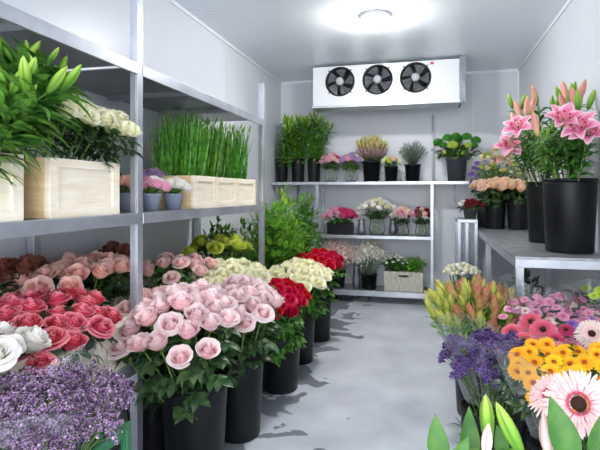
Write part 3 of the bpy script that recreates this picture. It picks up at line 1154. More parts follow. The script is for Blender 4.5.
def pompon(n=60, k=5, flat=.8, fr=.34, seed=1):
    mb = MB()
    for i in range(n):
        z = 1 - 1.5 * (i + .5) / n
        r = math.sqrt(max(0, 1 - z * z))
        a = i * 2.4
        nn = V((r * math.cos(a), r * math.sin(a), z))
        p = V((nn.x, nn.y, nn.z * flat)) * U(.86, 1.0)
        mb.floret(p * .8, nn, fr * U(.8, 1.15), k, 0, .4)
    mb.lathe([(.0005, .66 * flat), (.45, .5 * flat), (.7, 0), (.45, -.4), (.0005, -.5)], 10)
    return mb


POM = pompon()
_pm = {}


def pom(key):
    if key not in _pm:
        _pm[key] = POM.mesh(key + '_blossom', M[key])
    return _pm[key]


def tuft(n, h, spread, L, W, mat, low=.0, bend=.6, seg=4, flat=False, upr=.5):
    """leaves of a small potted plant: shoots rising from the origin"""
    mb = MB()
    for i in range(n):
        a = i * 2.4 + U(-.3, .3)
        q = math.sqrt((i + .5) / n)
        tip = V((spread * q * math.cos(a), spread * q * math.sin(a), h * (1 - .45 * q * q) * U(.75, 1.0)))
        f = U(.35, 1.0)
        p = tip * f
        p.z = max(low, p.z)
        d = V((math.cos(a + U(-.8, .8)), math.sin(a + U(-.8, .8)), U(.0, 1.6) * upr * 2 - .2))
        mb.leaf(p, d, L * U(.75, 1.2), W * U(.8, 1.2), bend * U(.6, 1.4), 0, seg)
        if i % 4 == 0:
            mb.tube([(tip.x * .12, tip.y * .12, 0), tip * .55, tip], .0016, 4)
    return mb


def shrub(nsh, h, spread, L, W, per=12, seed=0, base=0.0):
    """leafy cut branches fanning up from the origin, leaves along the upper part"""
    g = random.Random(seed)
    lf, st = MB(), MB()
    for i in range(nsh):
        a = i * 2.4
        q = math.sqrt((i + .5) / nsh)
        tip = V((spread * q * math.cos(a), spread * q * math.sin(a), h * (1 - .42 * q * q) * g.uniform(.82, 1.02)))
        mid = V((tip.x * .35, tip.y * .35, tip.z * .55))
        st.tube([(tip.x * .1, tip.y * .1, base), mid, tip], [.003, .0022, .0012], 4)
        for k in range(per):
            f = .45 + .55 * k / (per - 1)
            u_ = (f - .55) / .45
            p = mid.lerp(tip, max(0, u_)) if u_ > 0 else V((tip.x * .1, tip.y * .1, base)).lerp(mid, f / .55)
            b = k * 2.4 + g.uniform(-.4, .4)
            d = V((math.cos(b), math.sin(b), g.uniform(.3, 1.1)))
            lf.leaf(p, d, L * g.uniform(.75, 1.15), W * g.uniform(.8, 1.2), g.uniform(.3, .8), 0, 3)
        lf.leaf(tip, tip - mid, L * .9, W, .2, 0, 3)
    return lf, st


def spikes(n, h, spread, r, blo=.45, beads=22, sz=.006, leaf=None, seed=0):
    """upright flower spikes"""
    g = random.Random(seed)
    fl, st = MB(), MB()
    for i in range(n):
        a = i * 2.4
        q = math.sqrt((i + .5) / n)
        tip = V((spread * q * math.cos(a), spread * q * math.sin(a), h * (1 - .3 * q * q) * g.uniform(.8, 1.02)))
        foot = V((tip.x * r, tip.y * r, 0))
        st.tube([foot, foot.lerp(tip, .5), tip], .0014, 4)
        for k in range(beads):
            f = blo + (1 - blo) * k / beads
            p = foot.lerp(tip, f)
            w = sz * 1.3 * (1.25 - f * .8)
            fl.bead(p + V((g.uniform(-1, 1), g.uniform(-1, 1), 0)) * w, sz * g.uniform(.7, 1.2), tv=(k / beads))
        if leaf:
            for k in range(leaf[0]):
                p = foot.lerp(tip, g.uniform(.1, .95))
                b = g.uniform(0, 6.28)
                st.leaf(p, (math.cos(b), math.sin(b), leaf[3]), leaf[1], leaf[2], .3, 0, 2)
    return fl, st


# ------------------------------------------------------------------ low shelf of the long rack: crated roses
crate('wooden_crate', 'white wooden crate of white and coral roses on the low shelf', (-1.215, .66, Z_LOW), (-1.02, 1.238, .61))
crate('wooden_crate', 'white wooden crate of coral roses next to the rack post, low shelf', (-1.215, 1.254, Z_LOW), (-1.02, 1.58, .61))
crate('wooden_crate', 'pale crate of salmon roses at the back of the low shelf', (-1.45, 1.30, Z_LOW), (-1.25, 1.96, .61))
crate('wooden_crate', 'crate of small blush roses on low shelf beyond the rack post', (-1.34, 1.99, Z_LOW), (-1.06, 2.42, .58))
crate('wooden_crate', 'crate of yellow-green flowers at the far end of the low shelf', (-1.34, 2.46, Z_LOW), (-1.06, 2.96, .58))


def crate_bunch(c, rx, ry, half, zr, zb, d, ztop, drop, size, key, colour, where, group, tilt=0.0, side='the wall', lean=(.10, -.20), leaves=SHORTLEAF, tx=0.0, shared=None):
    rw = rows_on(c[0], c[1], rx, ry, d, lambda x, y: ztop - drop * (x * x + y * y) + tilt * y + tx * x)
    rose_bunch(rw, c, half, zr, zb, rx, ry, size, key, colour, where, group, side, leaves=leaves, lean=lean, shared=shared)


crate_bunch((-1.085, 1.0), .105, .13, (.085, .22), .60, Z_LOW + .014, .078, .655, .04, .080, 'whitep', 'white', 'low crate', 'white roses in the low crate')
crate_bunch((-1.105, 1.26), .135, .21, (.085, .13), .60, Z_LOW + .014, .064, .665, .04, .070, 'coral', 'coral', 'low crate by the post', 'coral roses in the low crates', tilt=.03, tx=-.05)
crate_bunch((-1.29, 1.66), .14, .28, (.085, .28), .60, Z_LOW + .014, .068, .745, .03, .074, 'salmon', 'salmon pink', 'crate behind coral roses', 'salmon roses at the back of the low shelf')
crate_bunch((-1.37, 1.38), .06, .17, (.06, .10), .60, Z_LOW + .014, .07, .775, .03, .070, 'brownp', 'dusky brown', 'crate behind coral roses', 'dusky brown roses at the back of the low shelf')
crate_bunch((-1.18, 2.20), .17, .20, (.12, .18), .57, Z_LOW + .014, .085, .70, .05, .066, 'blushpink', 'small blush', 'crate beyond rack post', 'blush roses beyond the rack post', leaves=ROSELEAFM + SHORTLEAF)
crate_bunch((-1.37, 1.98), .06, .10, (.05, .08), .57, Z_LOW + .014, .07, .77, .03, .066, 'brownp', 'brownish', 'clump by the wall', 'brownish roses by the wall behind blush roses', leaves=ROSELEAFM)
crate_bunch((-1.17, 2.70), .16, .20, (.12, .2), .57, Z_LOW + .014, .105, .745, .05, .082, 'yelgreen', 'yellow-green', 'far low crate', 'yellow-green roses in the far low crate', leaves=ROSELEAFM)
lf, st = shrub(34, .42, .13, .06, .024, 12, 31)
t = thing('leafy_bunch', 'dark leafy sprigs among the yellow-green roses on the low shelf', 'foliage', (-1.20, 2.78, Z_LOW + .013))
obj('foliage', lf.mesh('crate_sprig_leaves', M['midleaf']), t)
obj('branches', st.mesh('crate_sprig_stems', M['stem']), t)

# ------------------------------------------------------------------ middle shelf: tall crates
ZM = Z_MID + .001
crate('wooden_crate', 'bleached wooden crate of green lilies cut off by the frame', (-1.33, .74, ZM), (-1.02, 1.088, ZM + .172))
crate('wooden_crate', 'bleached wooden crate of cream roses on the shelf before the post', (-1.33, 1.182, ZM), (-1.02, 1.508, ZM + .172))
for i, (y0, y1, nm) in enumerate(((2.08, 2.325, 'first of three crates of green reeds, next to the pots'), (2.332, 2.60, 'middle one of three crates of green reeds on the shelf'), (2.607, 2.91, 'farthest of three crates of green reeds, by the end post'))):
    crate('wooden_crate', nm, (-1.30, y0, ZM), (-1.02, y1, ZM + .152), 'crates of green reeds')
    mb, sb = MB(), MB()
    cy = (y0 + y1) / 2
    for k in range(260):
        x, y = U(-.10, .085), U(-.5, .5) * (y1 - y0 - .05)
        hh = U(.36, .475)
        dx, dy = U(-.05, .05) + .02, U(-.05, .05)
        mb.leaf((x, y, .012), (dx, dy, .35), hh, U(.007, .013), U(-.15, .3), 0, 4, .3, up=V((U(-1, 1), U(-1, 1), .1)))
        if i > 0 and k % 5 == 0:
            p = V((x, y, 0)) + V((dx, dy, .35)).normalized() * (hh - .03)
            sb.leaf(p, (dx * 2 + U(-.1, .1), dy * 2, .35), .05, .014, .2, 0, 3, .4)
    t = thing('reed_bunch', ('tall plain green reeds nearest the pots', 'tall green reeds with yellowish tips in the middle crate', 'tall green reeds with yellowish tips beside the end post')[i], 'reeds', (-1.16, cy, ZM + .010), None, 'bunches of reeds on the middle shelf')
    o = obj('blades', mb.mesh('reed_blades', M['reed']), t)
    o['kind'] = 'stuff'
    if i:
        o = obj('tips', sb.mesh('reed_tips', M['limeleaf']), t)
        o['kind'] = 'stuff'
    else:
        obj('sheath', MB().tube([(0, 0, .10), (0, 0, .115)], [.11, .11], 20, caps=False).mesh('reed_band', M['stem']), t, scale=(1, .9, 1))

# lilies in bud, near end of the shelf
for i, (px, py, t_, sz) in enumerate(((2, 78, 1.40, .085), (9, 62, 1.34, .09), (25, 70, 1.37, .09), (36, 58, 1.42, .085), (20, 92, 1.28, .10), (34, 98, 1.26, .105), (4, 100, 1.25, .09), (48, 92, 1.36, .10), (50, 76, 1.45, .085), (14, 112, 1.24, .08))):
    hd = at(px, py, t_)
    hd.z = min(hd.z, 1.39)
    b = V((-1.17 + (hd.x + 1.17) * .5, .92 + (hd.y - 1.0) * .35, ZM + .014))
    its = []
    for k in range(2 + i % 2):
        a = k * 1.9 + i
        its.append(('budgreen', (.028 * math.cos(a), .028 * math.sin(a), .012 * k), (math.cos(a) * .55 + .25, math.sin(a) * .55 - .1, 1.0), sz * (1 - .15 * k)))
    lily(b, hd, its, 'green lily in tight bud in the crate cut off by the frame', 'green lilies in the near crate', LILYLEAFL, .0)

# cream roses in the second crate
rw = []
for j, (z, x, n) in enumerate(((1.262, -1.04, 8), (1.30, -1.10, 8), (1.315, -1.17, 7))):
    rw.append([V((x + U(-.01, .01), 1.22 + .37 * (i + .5) / n + .02 * j, z + .012 - .03 * i / n + U(-.008, .008))) for i in range(n)])
for j, row in enumerate(rw):
    for i, h in enumerate(row):
        b = V((-1.175 + (h.x + 1.13) * .5, 1.345 + (h.y - 1.49) * .55, ZM + .014))
        rose(h, b, .064, 'cream', f'cream rose, {ORD[i]} from the green lilies in {("aisle-side", "middle", "wall-side")[j]} row of shelf crate', 'cream roses in the shelf crate', SHORTLEAF, face=(.7, -.25, .75))

# blue-grey pots by the post
for (px, x, r, h, key, k2, nm) in ((151, -1.075, .040, .066, 'rosy', 'whitep', 'blue-grey pot of pink and white flowers beside the rack post'),
                                   (173, -1.075, .042, .066, 'whitep', 'whitep', 'blue-grey pot of white flowers on shelf edge before the reed crates'),
                                   (154, -1.24, .042, .115, 'mauve', 'blushpink', 'blue-grey pot of mauve and blush flowers behind the shelf-edge pots'),
                                   (170, -1.26, .045, .12, 'whitep', 'cream', 'blue-grey pot of white flowers against the wall beside the reeds'),
                                   (126, -1.16, .042, .07, 'salmon', 'peach', 'blue-grey pot of orange-pink flowers just before the rack post')):
    p = atX(px, x)
    h *= 1.05
    t = thing('potted_flowers', nm, 'potted plant', (x, p.y, ZM), None, 'small pots on the middle shelf')
    obj('pot', MB().lathe([(.0005, 0), (r * .72, 0), (r * .98, h - .008), (r * 1.04, h - .006), (r * 1.04, h), (r * .92, h), (r * .9, h - .02), (.0005, h - .02)], 24).mesh('blue_pot', M['bluepot']), t)
    obj('foliage', tuft(40, .05, r * 1.25, .03, .016, None).mesh('pot_foliage', M['midleaf']), t, (0, 0, h - .01))
    for k in range(9):
        a, q = k * 2.4, math.sqrt((k + .4) / 9)
        obj('blossom', pom(key if k % 3 else k2), t, (r * 1.4 * q * math.cos(a), r * 1.4 * q * math.sin(a), h + .052 - .026 * q * q), (U(-.3, .3), U(-.3, .3), U(0, 6)), .028)

# ------------------------------------------------------------------ statice, lavender: flowering sprays
def spray_mb(seed, n, h, spread, sz, fl=2, knots=9):
    """a branching head of many small florets; foot at the origin"""
    g = random.Random(seed)
    mb, st = MB(), MB()
    for i in range(knots):
        a = i * 2.4
        q = math.sqrt((i + .5) / knots)
        tip = V((spread * q * math.cos(a), spread * q * math.sin(a), h * (1 - .35 * q * q) * g.uniform(.8, 1)))
        st.tube([(0, 0, -h * .6), tip * .4, tip], .0009, 3)
        for k in range(n // knots):
            p = tip + V((g.uniform(-1, 1), g.uniform(-1, 1), g.uniform(-1.4, .6))) * spread * .33
            if fl and k % fl == 0:
                mb.floret(p, V((g.uniform(-1, 1), g.uniform(-1, 1), .8)), sz * 1.25, 4, 0, .5)
            else:
                mb.bead(p, sz * g.uniform(.5, .9))
    return mb, st


LAVM = []
for s in (1, 2, 3):
    a, b = spray_mb(s, 120, .07, .042, .0046)
    LAVM.append((a.mesh('lilac_florets', M['lav']), b.mesh('lilac_sprigs', M['stem'])))
STAM = []
for s in (4, 5):
    a, b = spray_mb(s, 130, .10, .034, .0072, 2, 7)
    STAM.append((a.mesh('statice_florets', M['statice']), b.mesh('statice_sprigs', M['midleaf'])))


def sprig(name, base, head, meshes, size, label, group):
    base, head = V(base), V(head)
    d = head - base
    q = aim(d, U(0, 6))
    t = thing(name, label, 'flower', base, q, group)
    obj('stem', THIN, t, scale=(1, 1, d.length))
    me = R.choice(meshes)
    bl = obj('blossom', me[0], t, (0, 0, d.length), (U(-.2, .2), U(-.2, .2), U(0, 6)), size * U(.9, 1.1))
    obj('sprigs', me[1], bl)
    return t


GX0, GX1, GY0, GY1 = -.975, -.685, .52, 1.06


def plastic_crate(name, label, lo, hi, mat):
    x0, y0, z0 = lo
    x1, y1, z1 = hi
    cx, cy = (x0 + x1) / 2, (y0 + y1) / 2
    a, b, h = (x1 - x0) / 2, (y1 - y0) / 2, z1 - z0
    t = thing(name, label, 'crate', (cx, cy, z0))
    for sx, sy in ((1, 0), (-1, 0), (0, 1), (0, -1)):
        mb = MB()
        L = b if sx else a

        def put(u0, u1, w0, w1, th=.006, out=0.0):
            if sx:
                xs = sorted((sx * (a - .004 + out), sx * (a - .004 - th)))
                mb.box((xs[0], u0, w0), (xs[1], u1, w1))
            else:
                ys = sorted((sy * (b - .004 + out), sy * (b - .004 - th)))
                mb.box((u0, ys[0], w0), (u1, ys[1], w1))
        put(-L + .012, L - .012, 0, h * .45)
        put(-L + .012, L - .012, h - .03, h - .006)
        k = max(3, int(L * 2 / .07))
        for i in range(k + 1):
            u = -L + .012 + (2 * L - .036) * i / k
            put(u, u + .012, h * .45, h - .03)
        put(-L + .012, L - .012, h - .012, h, .010, .004)
        obj('side_panel', mb.mesh('plastic_crate_side', M[mat], False), t, bevel=.001)
    for sx in (1, -1):
        for sy in (1, -1):
            px, py = sx * (a - .009), sy * (b - .009)
            obj('corner_post', MB().box((px - .009, py - .009, 0), (px + .009, py + .009, h)).mesh('plastic_crate_post', M[mat], False), t, bevel=.003)
    obj('bottom', MB().box((-a + .012, -b + .012, .004), (a - .012, b - .012, .012)).mesh('plastic_crate_bottom', M[mat], False), t)


plastic_crate('plastic_crate', 'green plastic crate on the floor under the lavender crate', (GX0, GY0, 0), (GX1, GY1, .248), 'greenbox')
plastic_crate('plastic_crate', 'green plastic crate stacked on another, filled with lilac lavender', (GX0, GY0, .249), (GX1, GY1, .500), 'greenbox')
gc = ((GX0 + GX1) / 2, (GY0 + GY1) / 2 + .04)
for j, row in enumerate(rows_on(gc[0] - .01, gc[1] + .01, .165, .24, .042, lambda x, y: .562 - .03 * (x * x + y * y) + .012 * y, .4)):
    for i, h in enumerate(row):
        h.z += U(-.012, .012)
        b = fan_base(h, gc, (.12, .22), .49, .265, .19, .26)
        sprig('lavender', b, h, LAVM, 1.0, 'sprig of lilac lavender in the green crate', 'lavender sprigs in the green crate')


def sleeve(name, label, c, prof, rx=1.0, ry=1.0, n=48, wav=.012, group=None, cut=0.0, mat='film', fr=7):
    """cellophane sleeve: open cone with a crimped rim; prof = (radius, z)"""
    vs, fs = [], []
    m = len(prof)
    ph = U(0, 6)
    for j, (r, z) in enumerate(prof):
        for k in range(n):
            w = 2 * PI * k / n
            f = (j / (m - 1)) ** 1.5
            rr = r + wav * f * math.sin(fr * w + ph) + wav * .5 * f * math.sin(13 * w + 2 * ph)
            zz = z + (-cut * math.cos(w) + wav * 1.6 * math.sin(3 * w + ph)) * f
            vs.append((rr * rx * math.cos(w), rr * ry * math.sin(w), zz))
    for j in range(m - 1):
        for k in range(n):
            k2 = (k + 1) % n
            fs.append((j * n + k, j * n + k2, (j + 1) * n + k2, (j + 1) * n + k))
    mb = MB()
    mb.add(vs, fs)
    o = thing(name, label, 'wrapper', (c[0], c[1], 0), None, group)
    s = obj('film', mb.mesh('sleeve_film', M[mat]), o)
    rim = MB()
    rim.tube([vs[(m - 1) * n + k % n] for k in range(n + 1)], .0012, 5, 0, False)
    obj('rolled_edge', rim.mesh('sleeve_edge', M[mat]), o)
    return o


sleeve('plastic_sleeve', 'clear cellophane wrapped round the lavender in the green crate', (gc[0], gc[1] - .01), [(.95, .43), (1.0, .50), (1.15, .57), (1.32, .635)], .122, .215, wav=.02)

# ------------------------------------------------------------------ green branches standing beyond the rack
for (px, t_, h, sp, n, L, W, mat, key, nm) in ((274, 3.62, .96, .27, 110, .088, .040, 'brightleaf', 1, 'big bright green leafy branches in a bucket past the rack end'),
                                               (284, 4.05, 1.06, .17, 50, .08, .036, 'limeleaf', 2, 'lime green leafy branches standing behind the big green ones'),
                                               (303, 4.38, 1.06, .17, 60, .08, .036, 'brightleaf', 3, 'mid green leafy branches close to the wall rack post'),
                                               (243, 3.34, .86, .15, 50, .065, .022, 'midleaf', 4, 'dark green leafy branches tucked beside the rack end post')):
    p = at(px, 300, t_)
    bucket('flower_bucket', 'black bucket holding ' + nm.split(' branches')[0] + ' branches', (p.x, p.y), 0, .10, .30)
    lf, st = shrub(n, h, sp, L, W, 14, key)
    t = thing('leafy_bunch', nm, 'foliage', (p.x, p.y, .012))
    obj('foliage', lf.mesh('branch_leaves', M[mat]), t)
    obj('branches', st.mesh('branch_stems', M['stem']), t)

# ------------------------------------------------------------------ back rack, top shelf
ZB = [z + .001 for z in BZ]
YS = 4.91
for i, (px, y, r) in enumerate(((282, 4.86, .066), (298, 4.89, .070), (314, 4.86, .066))):
    p = atY(px, y)
    bucket('flower_bucket', ('black bucket of green lilies at the wall end of top shelf', 'middle black bucket of green lilies on the back top shelf', 'black bucket of green lilies next to the pink chrysanthemums')[i], p, ZB[2], r, .235, group='lily buckets on the back shelf')
    for k in range(8):
        a, q = k * 2.4 + i, math.sqrt((k + .5) / 8)
        hd = V((max(-1.35, p.x + .13 * q * math.cos(a) + (.03 if i == 2 else 0)), y - .03 + .085 * q * math.sin(a), ZB[2] + U(.53, .64) - .07 * q))
        b = V((p.x + (hd.x - p.x) * -.1, y + (hd.y - y) * -.1, ZB[2] + .012))
        its = [('budgreen', (.02 * math.cos(j * 2 + k), .02 * math.sin(j * 2 + k), .01 * j), (math.cos(j * 2 + k) * .4, math.sin(j * 2 + k) * .4, 1), .085) for j in range(3)]
        lily(b, hd, its, 'tall green lily in bud, in a back shelf bucket by the wall', 'green lilies on the back shelf', LILYLEAFN, .0)


def pot_thing(name, label, x, y, z, r, h, mat='black', cat='potted plant', group=None, taper=.8):
    t = thing(name, label, cat, (x, y, z), None, group)
    obj('pot', MB().lathe([(.0005, 0), (r * taper, 0), (r * .97, h * .9), (r * 1.04, h * .91), (r * 1.04, h), (r * .93, h), (r * .9, h * .88), (.0005, h * .88)], 28).mesh('pot', M[mat]), t)
    return t


def vase(t, r, h, mat='glass', neck=.8):
    obj('vase', MB().lathe([(.0005, 0), (r * .8, 0), (r, h * .3), (r * neck, h * .8), (r * (neck + .12), h), (r * (neck + .04), h), (r * (neck - .08), h * .8), (r * .9, h * .3), (r * .7, h * .05), (.0005, h * .05)], 28).mesh('vase', M[mat]), t)


def heads(t, n, rad, z, drop, size, keys, name='blossom', ry=None, cz=0.0):
    for k in range(n):
        a, q = k * 2.4, math.sqrt((k + .5) / n)
        x, y = rad * q * math.cos(a), (ry or rad) * q * math.sin(a)
        obj(name, pom(keys[(k * 7) % len(keys)]), t, (x, y, z - drop * q * q + U(-.006, .006)), (U(-.3, .3) - y / rad * -.5, U(-.3, .3) + x / rad * .5, U(0, 6)), size * U(.85, 1.12))


def stems(t, n, r0, r1, h, mat='stem'):
    mb = MB()
    for k in range(n):
        a, q = k * 2.4, math.sqrt((k + .5) / n)
        mb.tube([(r0 * q * math.cos(a + 1), r0 * q * math.sin(a + 1), .008), (r1 * q * math.cos(a) * .5, r1 * q * math.sin(a) * .5, h * .6), (r1 * q * math.cos(a), r1 * q * math.sin(a), h)], .0022, 5)
    obj('stems', mb.mesh('bunch_stems', M[mat]), t)


def PX(px, y=YS):
    return atY(px, y).x


# two vases of pink and mauve chrysanthemums
for px, keys, nm in ((331, ['rosy', 'rosy', 'blushpink', 'hot'], 'glass vase of pink chrysanthemums beside the green lilies'), (351, ['mauve', 'rosy', 'mauve', 'whitep'], 'glass vase of mauve chrysanthemums beside the heather')):
    t = thing('flower_vase', nm, 'vase of flowers', (PX(px), YS, ZB[2]), None, 'chrysanthemum vases on the top shelf')
    vase(t, .062, .13)
    stems(t, 16, .035, .08, .20)
    obj('foliage', tuft(90, .10, .105, .05, .024, None).mesh('vase_foliage', M['midleaf']), t, (0, 0, .10))
    heads(t, 22, .122, .265, .07, .034, keys)
# heather
t = pot_thing('potted_heather', 'black pot of pinkish grey heather with pale yellow tops', PX(371.5), YS, ZB[2], .088, .20)
fl, st = spikes(70, .30, .17, .3, .62, 20, .0075, (12, .022, .006, .6), 3)
obj('blossoms', fl.mesh('heather_tops', M['heathery']), t, (0, 0, .18))
fl, st2 = spikes(90, .20, .165, .3, .35, 16, .007, None, 5)
obj('lower_blossoms', fl.mesh('heather_low', M['heatherp']), t, (0, 0, .18))
obj('foliage', st.mesh('heather_leaf', M['greyleaf']), t, (0, 0, .18))
# small yellow-pink pot
t = pot_thing('potted_flowers', 'small black pot of yellow and blush flowers between heather and rosemary', PX(391.5), YS - .06, ZB[2], .066, .15)
obj('foliage', tuft(70, .09, .085, .045, .022, None).mesh('pot_foliage', M['midleaf']), t, (0, 0, .13))
heads(t, 16, .09, .235, .05, .026, ['cream', 'hydry', 'blushpink', 'cream'])
# rosemary
t = pot_thing('potted_rosemary', 'black pot of spiky grey-green rosemary next to the drain pipe', PX(412.5), YS, ZB[2], .075, .165)
lf = MB()
for i in range(90):
    a, q = i * 2.4, math.sqrt((i + .5) / 90)
    tip = V((.15 * q * math.cos(a), .15 * q * math.sin(a), .27 * (1 - .35 * q * q) * U(.75, 1)))
    lf.tube([tip * .1, tip], .0014, 3)
    for k in range(16):
        p = tip * U(.2, 1)
        b = U(0, 6.28)
        lf.leaf(p, (math.cos(b), math.sin(b), 1.3), .03, .0045, .2, 0, 2)
obj('foliage', lf.mesh('rosemary_leaves', M['greyleaf']), t, (0, 0, .14))
obj('soil', MB().lathe([(.0005, 0), (.066, 0)], 20).mesh('pot_soil', M['soil']), t, (0, 0, .148))
# hydrangea
t = pot_thing('potted_hydrangea', 'dark grey pot of green hydrangea at the end of the top shelf', PX(456.5, 4.85), 4.85, ZB[2], .095, .215, 'dgrey')
obj('foliage', tuft(90, .13, .20, .085, .05, None, 0, .7).mesh('hydrangea_leaves', M['midleaf']), t, (0, 0, .19))
for k, (x, y, z, s, ky) in enumerate(((-.165, 0, .365, .048, 'hydr'), (-.08, -.05, .395, .050, 'hydr'), (.0, .03, .415, .050, 'hydr'), (.085, -.03, .405, .050, 'hydr'), (.17, .0, .375, .048, 'hydr'), (-.04, -.11, .325, .050, 'hydry'), (.09, -.11, .32, .036, 'hydry'), (.02, .10, .39, .045, 'hydr'), (-.11, -.11, .26, .022, 'hydry'), (.05, -.14, .25, .02, 'hydry'), (-.12, -.08, .33, .038, 'hydr'), (.15, -.08, .32, .036, 'hydr'))):
    obj('flower_head', pom(ky), t, (x, y, z), (U(-.3, .3), U(-.3, .3), U(0, 6)), s)
# little glass bottles
for px, y, nm in ((383, 4.83, 'tiny empty glass bottle in front of the heather pot'), (403, 4.83, 'tiny empty glass bottle between yellow flowers and rosemary')):
    t = thing('glass_bottle', nm, 'bottle', (PX(px, y), y, ZB[2]))
    vase(t, .026, .085, 'glass', .45)
    obj('collar', MB().lathe([(.014, .080), (.017, .083), (.014, .086), (.012, .083), (.014, .080)], 16).mesh('bottle_collar', M['glass']), t)

# back rack, middle shelf
z = ZB[1]
t = thing('planter_box', 'black planter box of hot pink and rosy flowers on middle shelf', 'planter', (PX(341), YS - .03, z))
mb = MB()
mb.box((-.125, -.06, 0), (.125, .06, .008))
for a in ((-.125, -.06, .125, -.052), (-.125, .052, .125, .06), (-.125, -.052, -.117, .052), (.117, -.052, .125, .052)):
    mb.box((a[0], a[1], .008), (a[2], a[3], .115))
obj('box', mb.mesh('planter_box', M['black'], False), t, bevel=.002)
obj('foliage', tuft(120, .09, .16, .055, .026, None).mesh('planter_leaves', M['midleaf']), t, (0, 0, .09))
for k in range(26):
    a, q = k * 2.4, math.sqrt((k + .5) / 26)
    x, y = .165 * q * math.cos(a), .085 * q * math.sin(a)
    obj('blossom', pom('hot' if x > -.01 else 'rosy'), t, (x, y, .245 - .075 * q * q + U(-.008, .008)), (U(-.4, .4), U(-.4, .4), U(0, 6)), .035 * U(.85, 1.1))
for px, y, h, nm in ((361.5, 4.86, .15, 'grey metal vase standing between pink planter and white flowers'), (393, 4.95, .16, 'grey metal vase behind the white flowers on the middle shelf')):
    t = thing('metal_vase', nm, 'vase', (PX(px, y), y, z))
    vase(t, .045, h, 'zinc', .6)
    obj('neck_ring', MB().lathe([(.030, h * .78), (.034, h * .8), (.030, h * .82), (.028, h * .8), (.030, h * .78)], 20).mesh('vase_ring', M['steel']), t)
t = thing('flower_vase', 'glass vase of white carnations in the middle of the shelf', 'vase of flowers', (PX(377), YS, z))
vase(t, .082, .165)
stems(t, 18, .045, .12, .24)
obj('foliage', tuft(110, .13, .15, .06, .026, None).mesh('vase_foliage', M['darkleaf']), t, (0, 0, .12))
heads(t, 26, .175, .335, .085, .034, ['whitep', 'whitep', 'cream', 'whitep'])
for px, keys, nm in ((403, ['blushpink', 'rosy', 'blushpink', 'whitep'], 'glass vase of pale pink carnations right of the white ones'.replace('right of', 'next to')), (421, ['rosy', 'brownp', 'blushpink', 'maroon'], 'glass vase of dusky pink carnations by the rack post')):
    t = thing('flower_vase', nm, 'vase of flowers', (PX(px, 4.87), 4.87, z), None, 'pink carnation vases on the middle shelf')
    vase(t, .056, .12)
    stems(t, 12, .03, .07, .17)
    obj('foliage', tuft(80, .09, .09, .045, .022, None).mesh('vase_foliage', M['darkleaf']), t, (0, 0, .09))
    heads(t, 18, .105, .255, .07, .031, keys)

# back rack, bottom shelf
z = ZB[0]
for px, y, n, sp, key, nm, r, h in ((338, 4.86, 90, .17, 'gercream', 'dark bucket of airy pinkish white filler flowers on bottom shelf', .075, .17),
                                    (369, 4.86, 80, .15, 'whitep', 'black bucket of airy white filler flowers beside the wooden crate', .078, .15)):
    bucket('flower_bucket', nm, (PX(px, y), y), z, r, h, group='buckets on the bottom shelf')
    t = thing('filler_bunch', nm.replace('dark bucket of ', 'loose ').replace('black bucket of ', 'loose '), 'flowers', (PX(px, y), y, z + .012))
    fl, st = spray_mb(px, 1000, .40, sp, .0125, 2, 36)
    obj('blossoms', fl.mesh('filler_florets', M[key]), t, (0, 0, .06))
    obj('stems', st.mesh('filler_stems', M['greyleaf']), t, (0, 0, .06))
    lf = tuft(120, .30, sp * .9, .03, .01, None)
    obj('foliage', lf.mesh('filler_leaves', M['greyleaf']), t, (0, 0, .05))
t = thing('metal_vase', 'tall grey metal vase on the bottom shelf between filler flowers', 'vase', (PX(356.5, 4.85), 4.85, z))
vase(t, .040, .26, 'zinc', .75)
obj('neck_ring', MB().lathe([(.030, .2), (.035, .205), (.030, .21), (.028, .205), (.030, .2)], 20).mesh('vase_ring', M['steel']), t)
x0, x1 = PX(384, 4.80), PX(423, 4.80)
crate('wooden_crate', 'weathered white crate of leafy plants on the bottom shelf', (x0, 4.79, z), (x1, 4.98, z + .185), wood='weathered', endwood='weathered')
for dx, key, keys, nm in ((.27, 'greyleaf', ['whitep'], 'bushy plant with tiny white flowers in the weathered crate'), (.74, 'midleaf', ['hydr'], 'plain green bushy plant in the weathered crate')):
    x = x0 + (x1 - x0) * dx
    t = thing('leafy_plant', nm, 'plant', (x, 4.885, z + .012))
    obj('foliage', tuft(170, .18, .125, .055, .028, None).mesh('crate_plant_leaves', M['brightleaf' if dx > .5 else 'midleaf']), t, (0, 0, .14))
    obj('stems', MB().tube([(0, 0, 0), (.004, 0, .1), (0, 0, .2)], .012, 8).mesh('plant_stem', M['stem']), t)
    if dx < .5:
        heads(t, 22, .12, .32, .08, .014, keys)

# ------------------------------------------------------------------ things on the work table and the stand
TZ1 = TZ + .001
bucket('flower_bucket', 'large black bucket of pink lilies at the front of the work table', (.692, 2.76), TZ1, .124, .365, taper=.88)
bucket('flower_bucket', 'black bucket of pink lilies behind the front one on the table', (.690, 3.25), TZ1, .112, .36, taper=.86)
LC = ((.692, 2.76), (.690, 3.25))
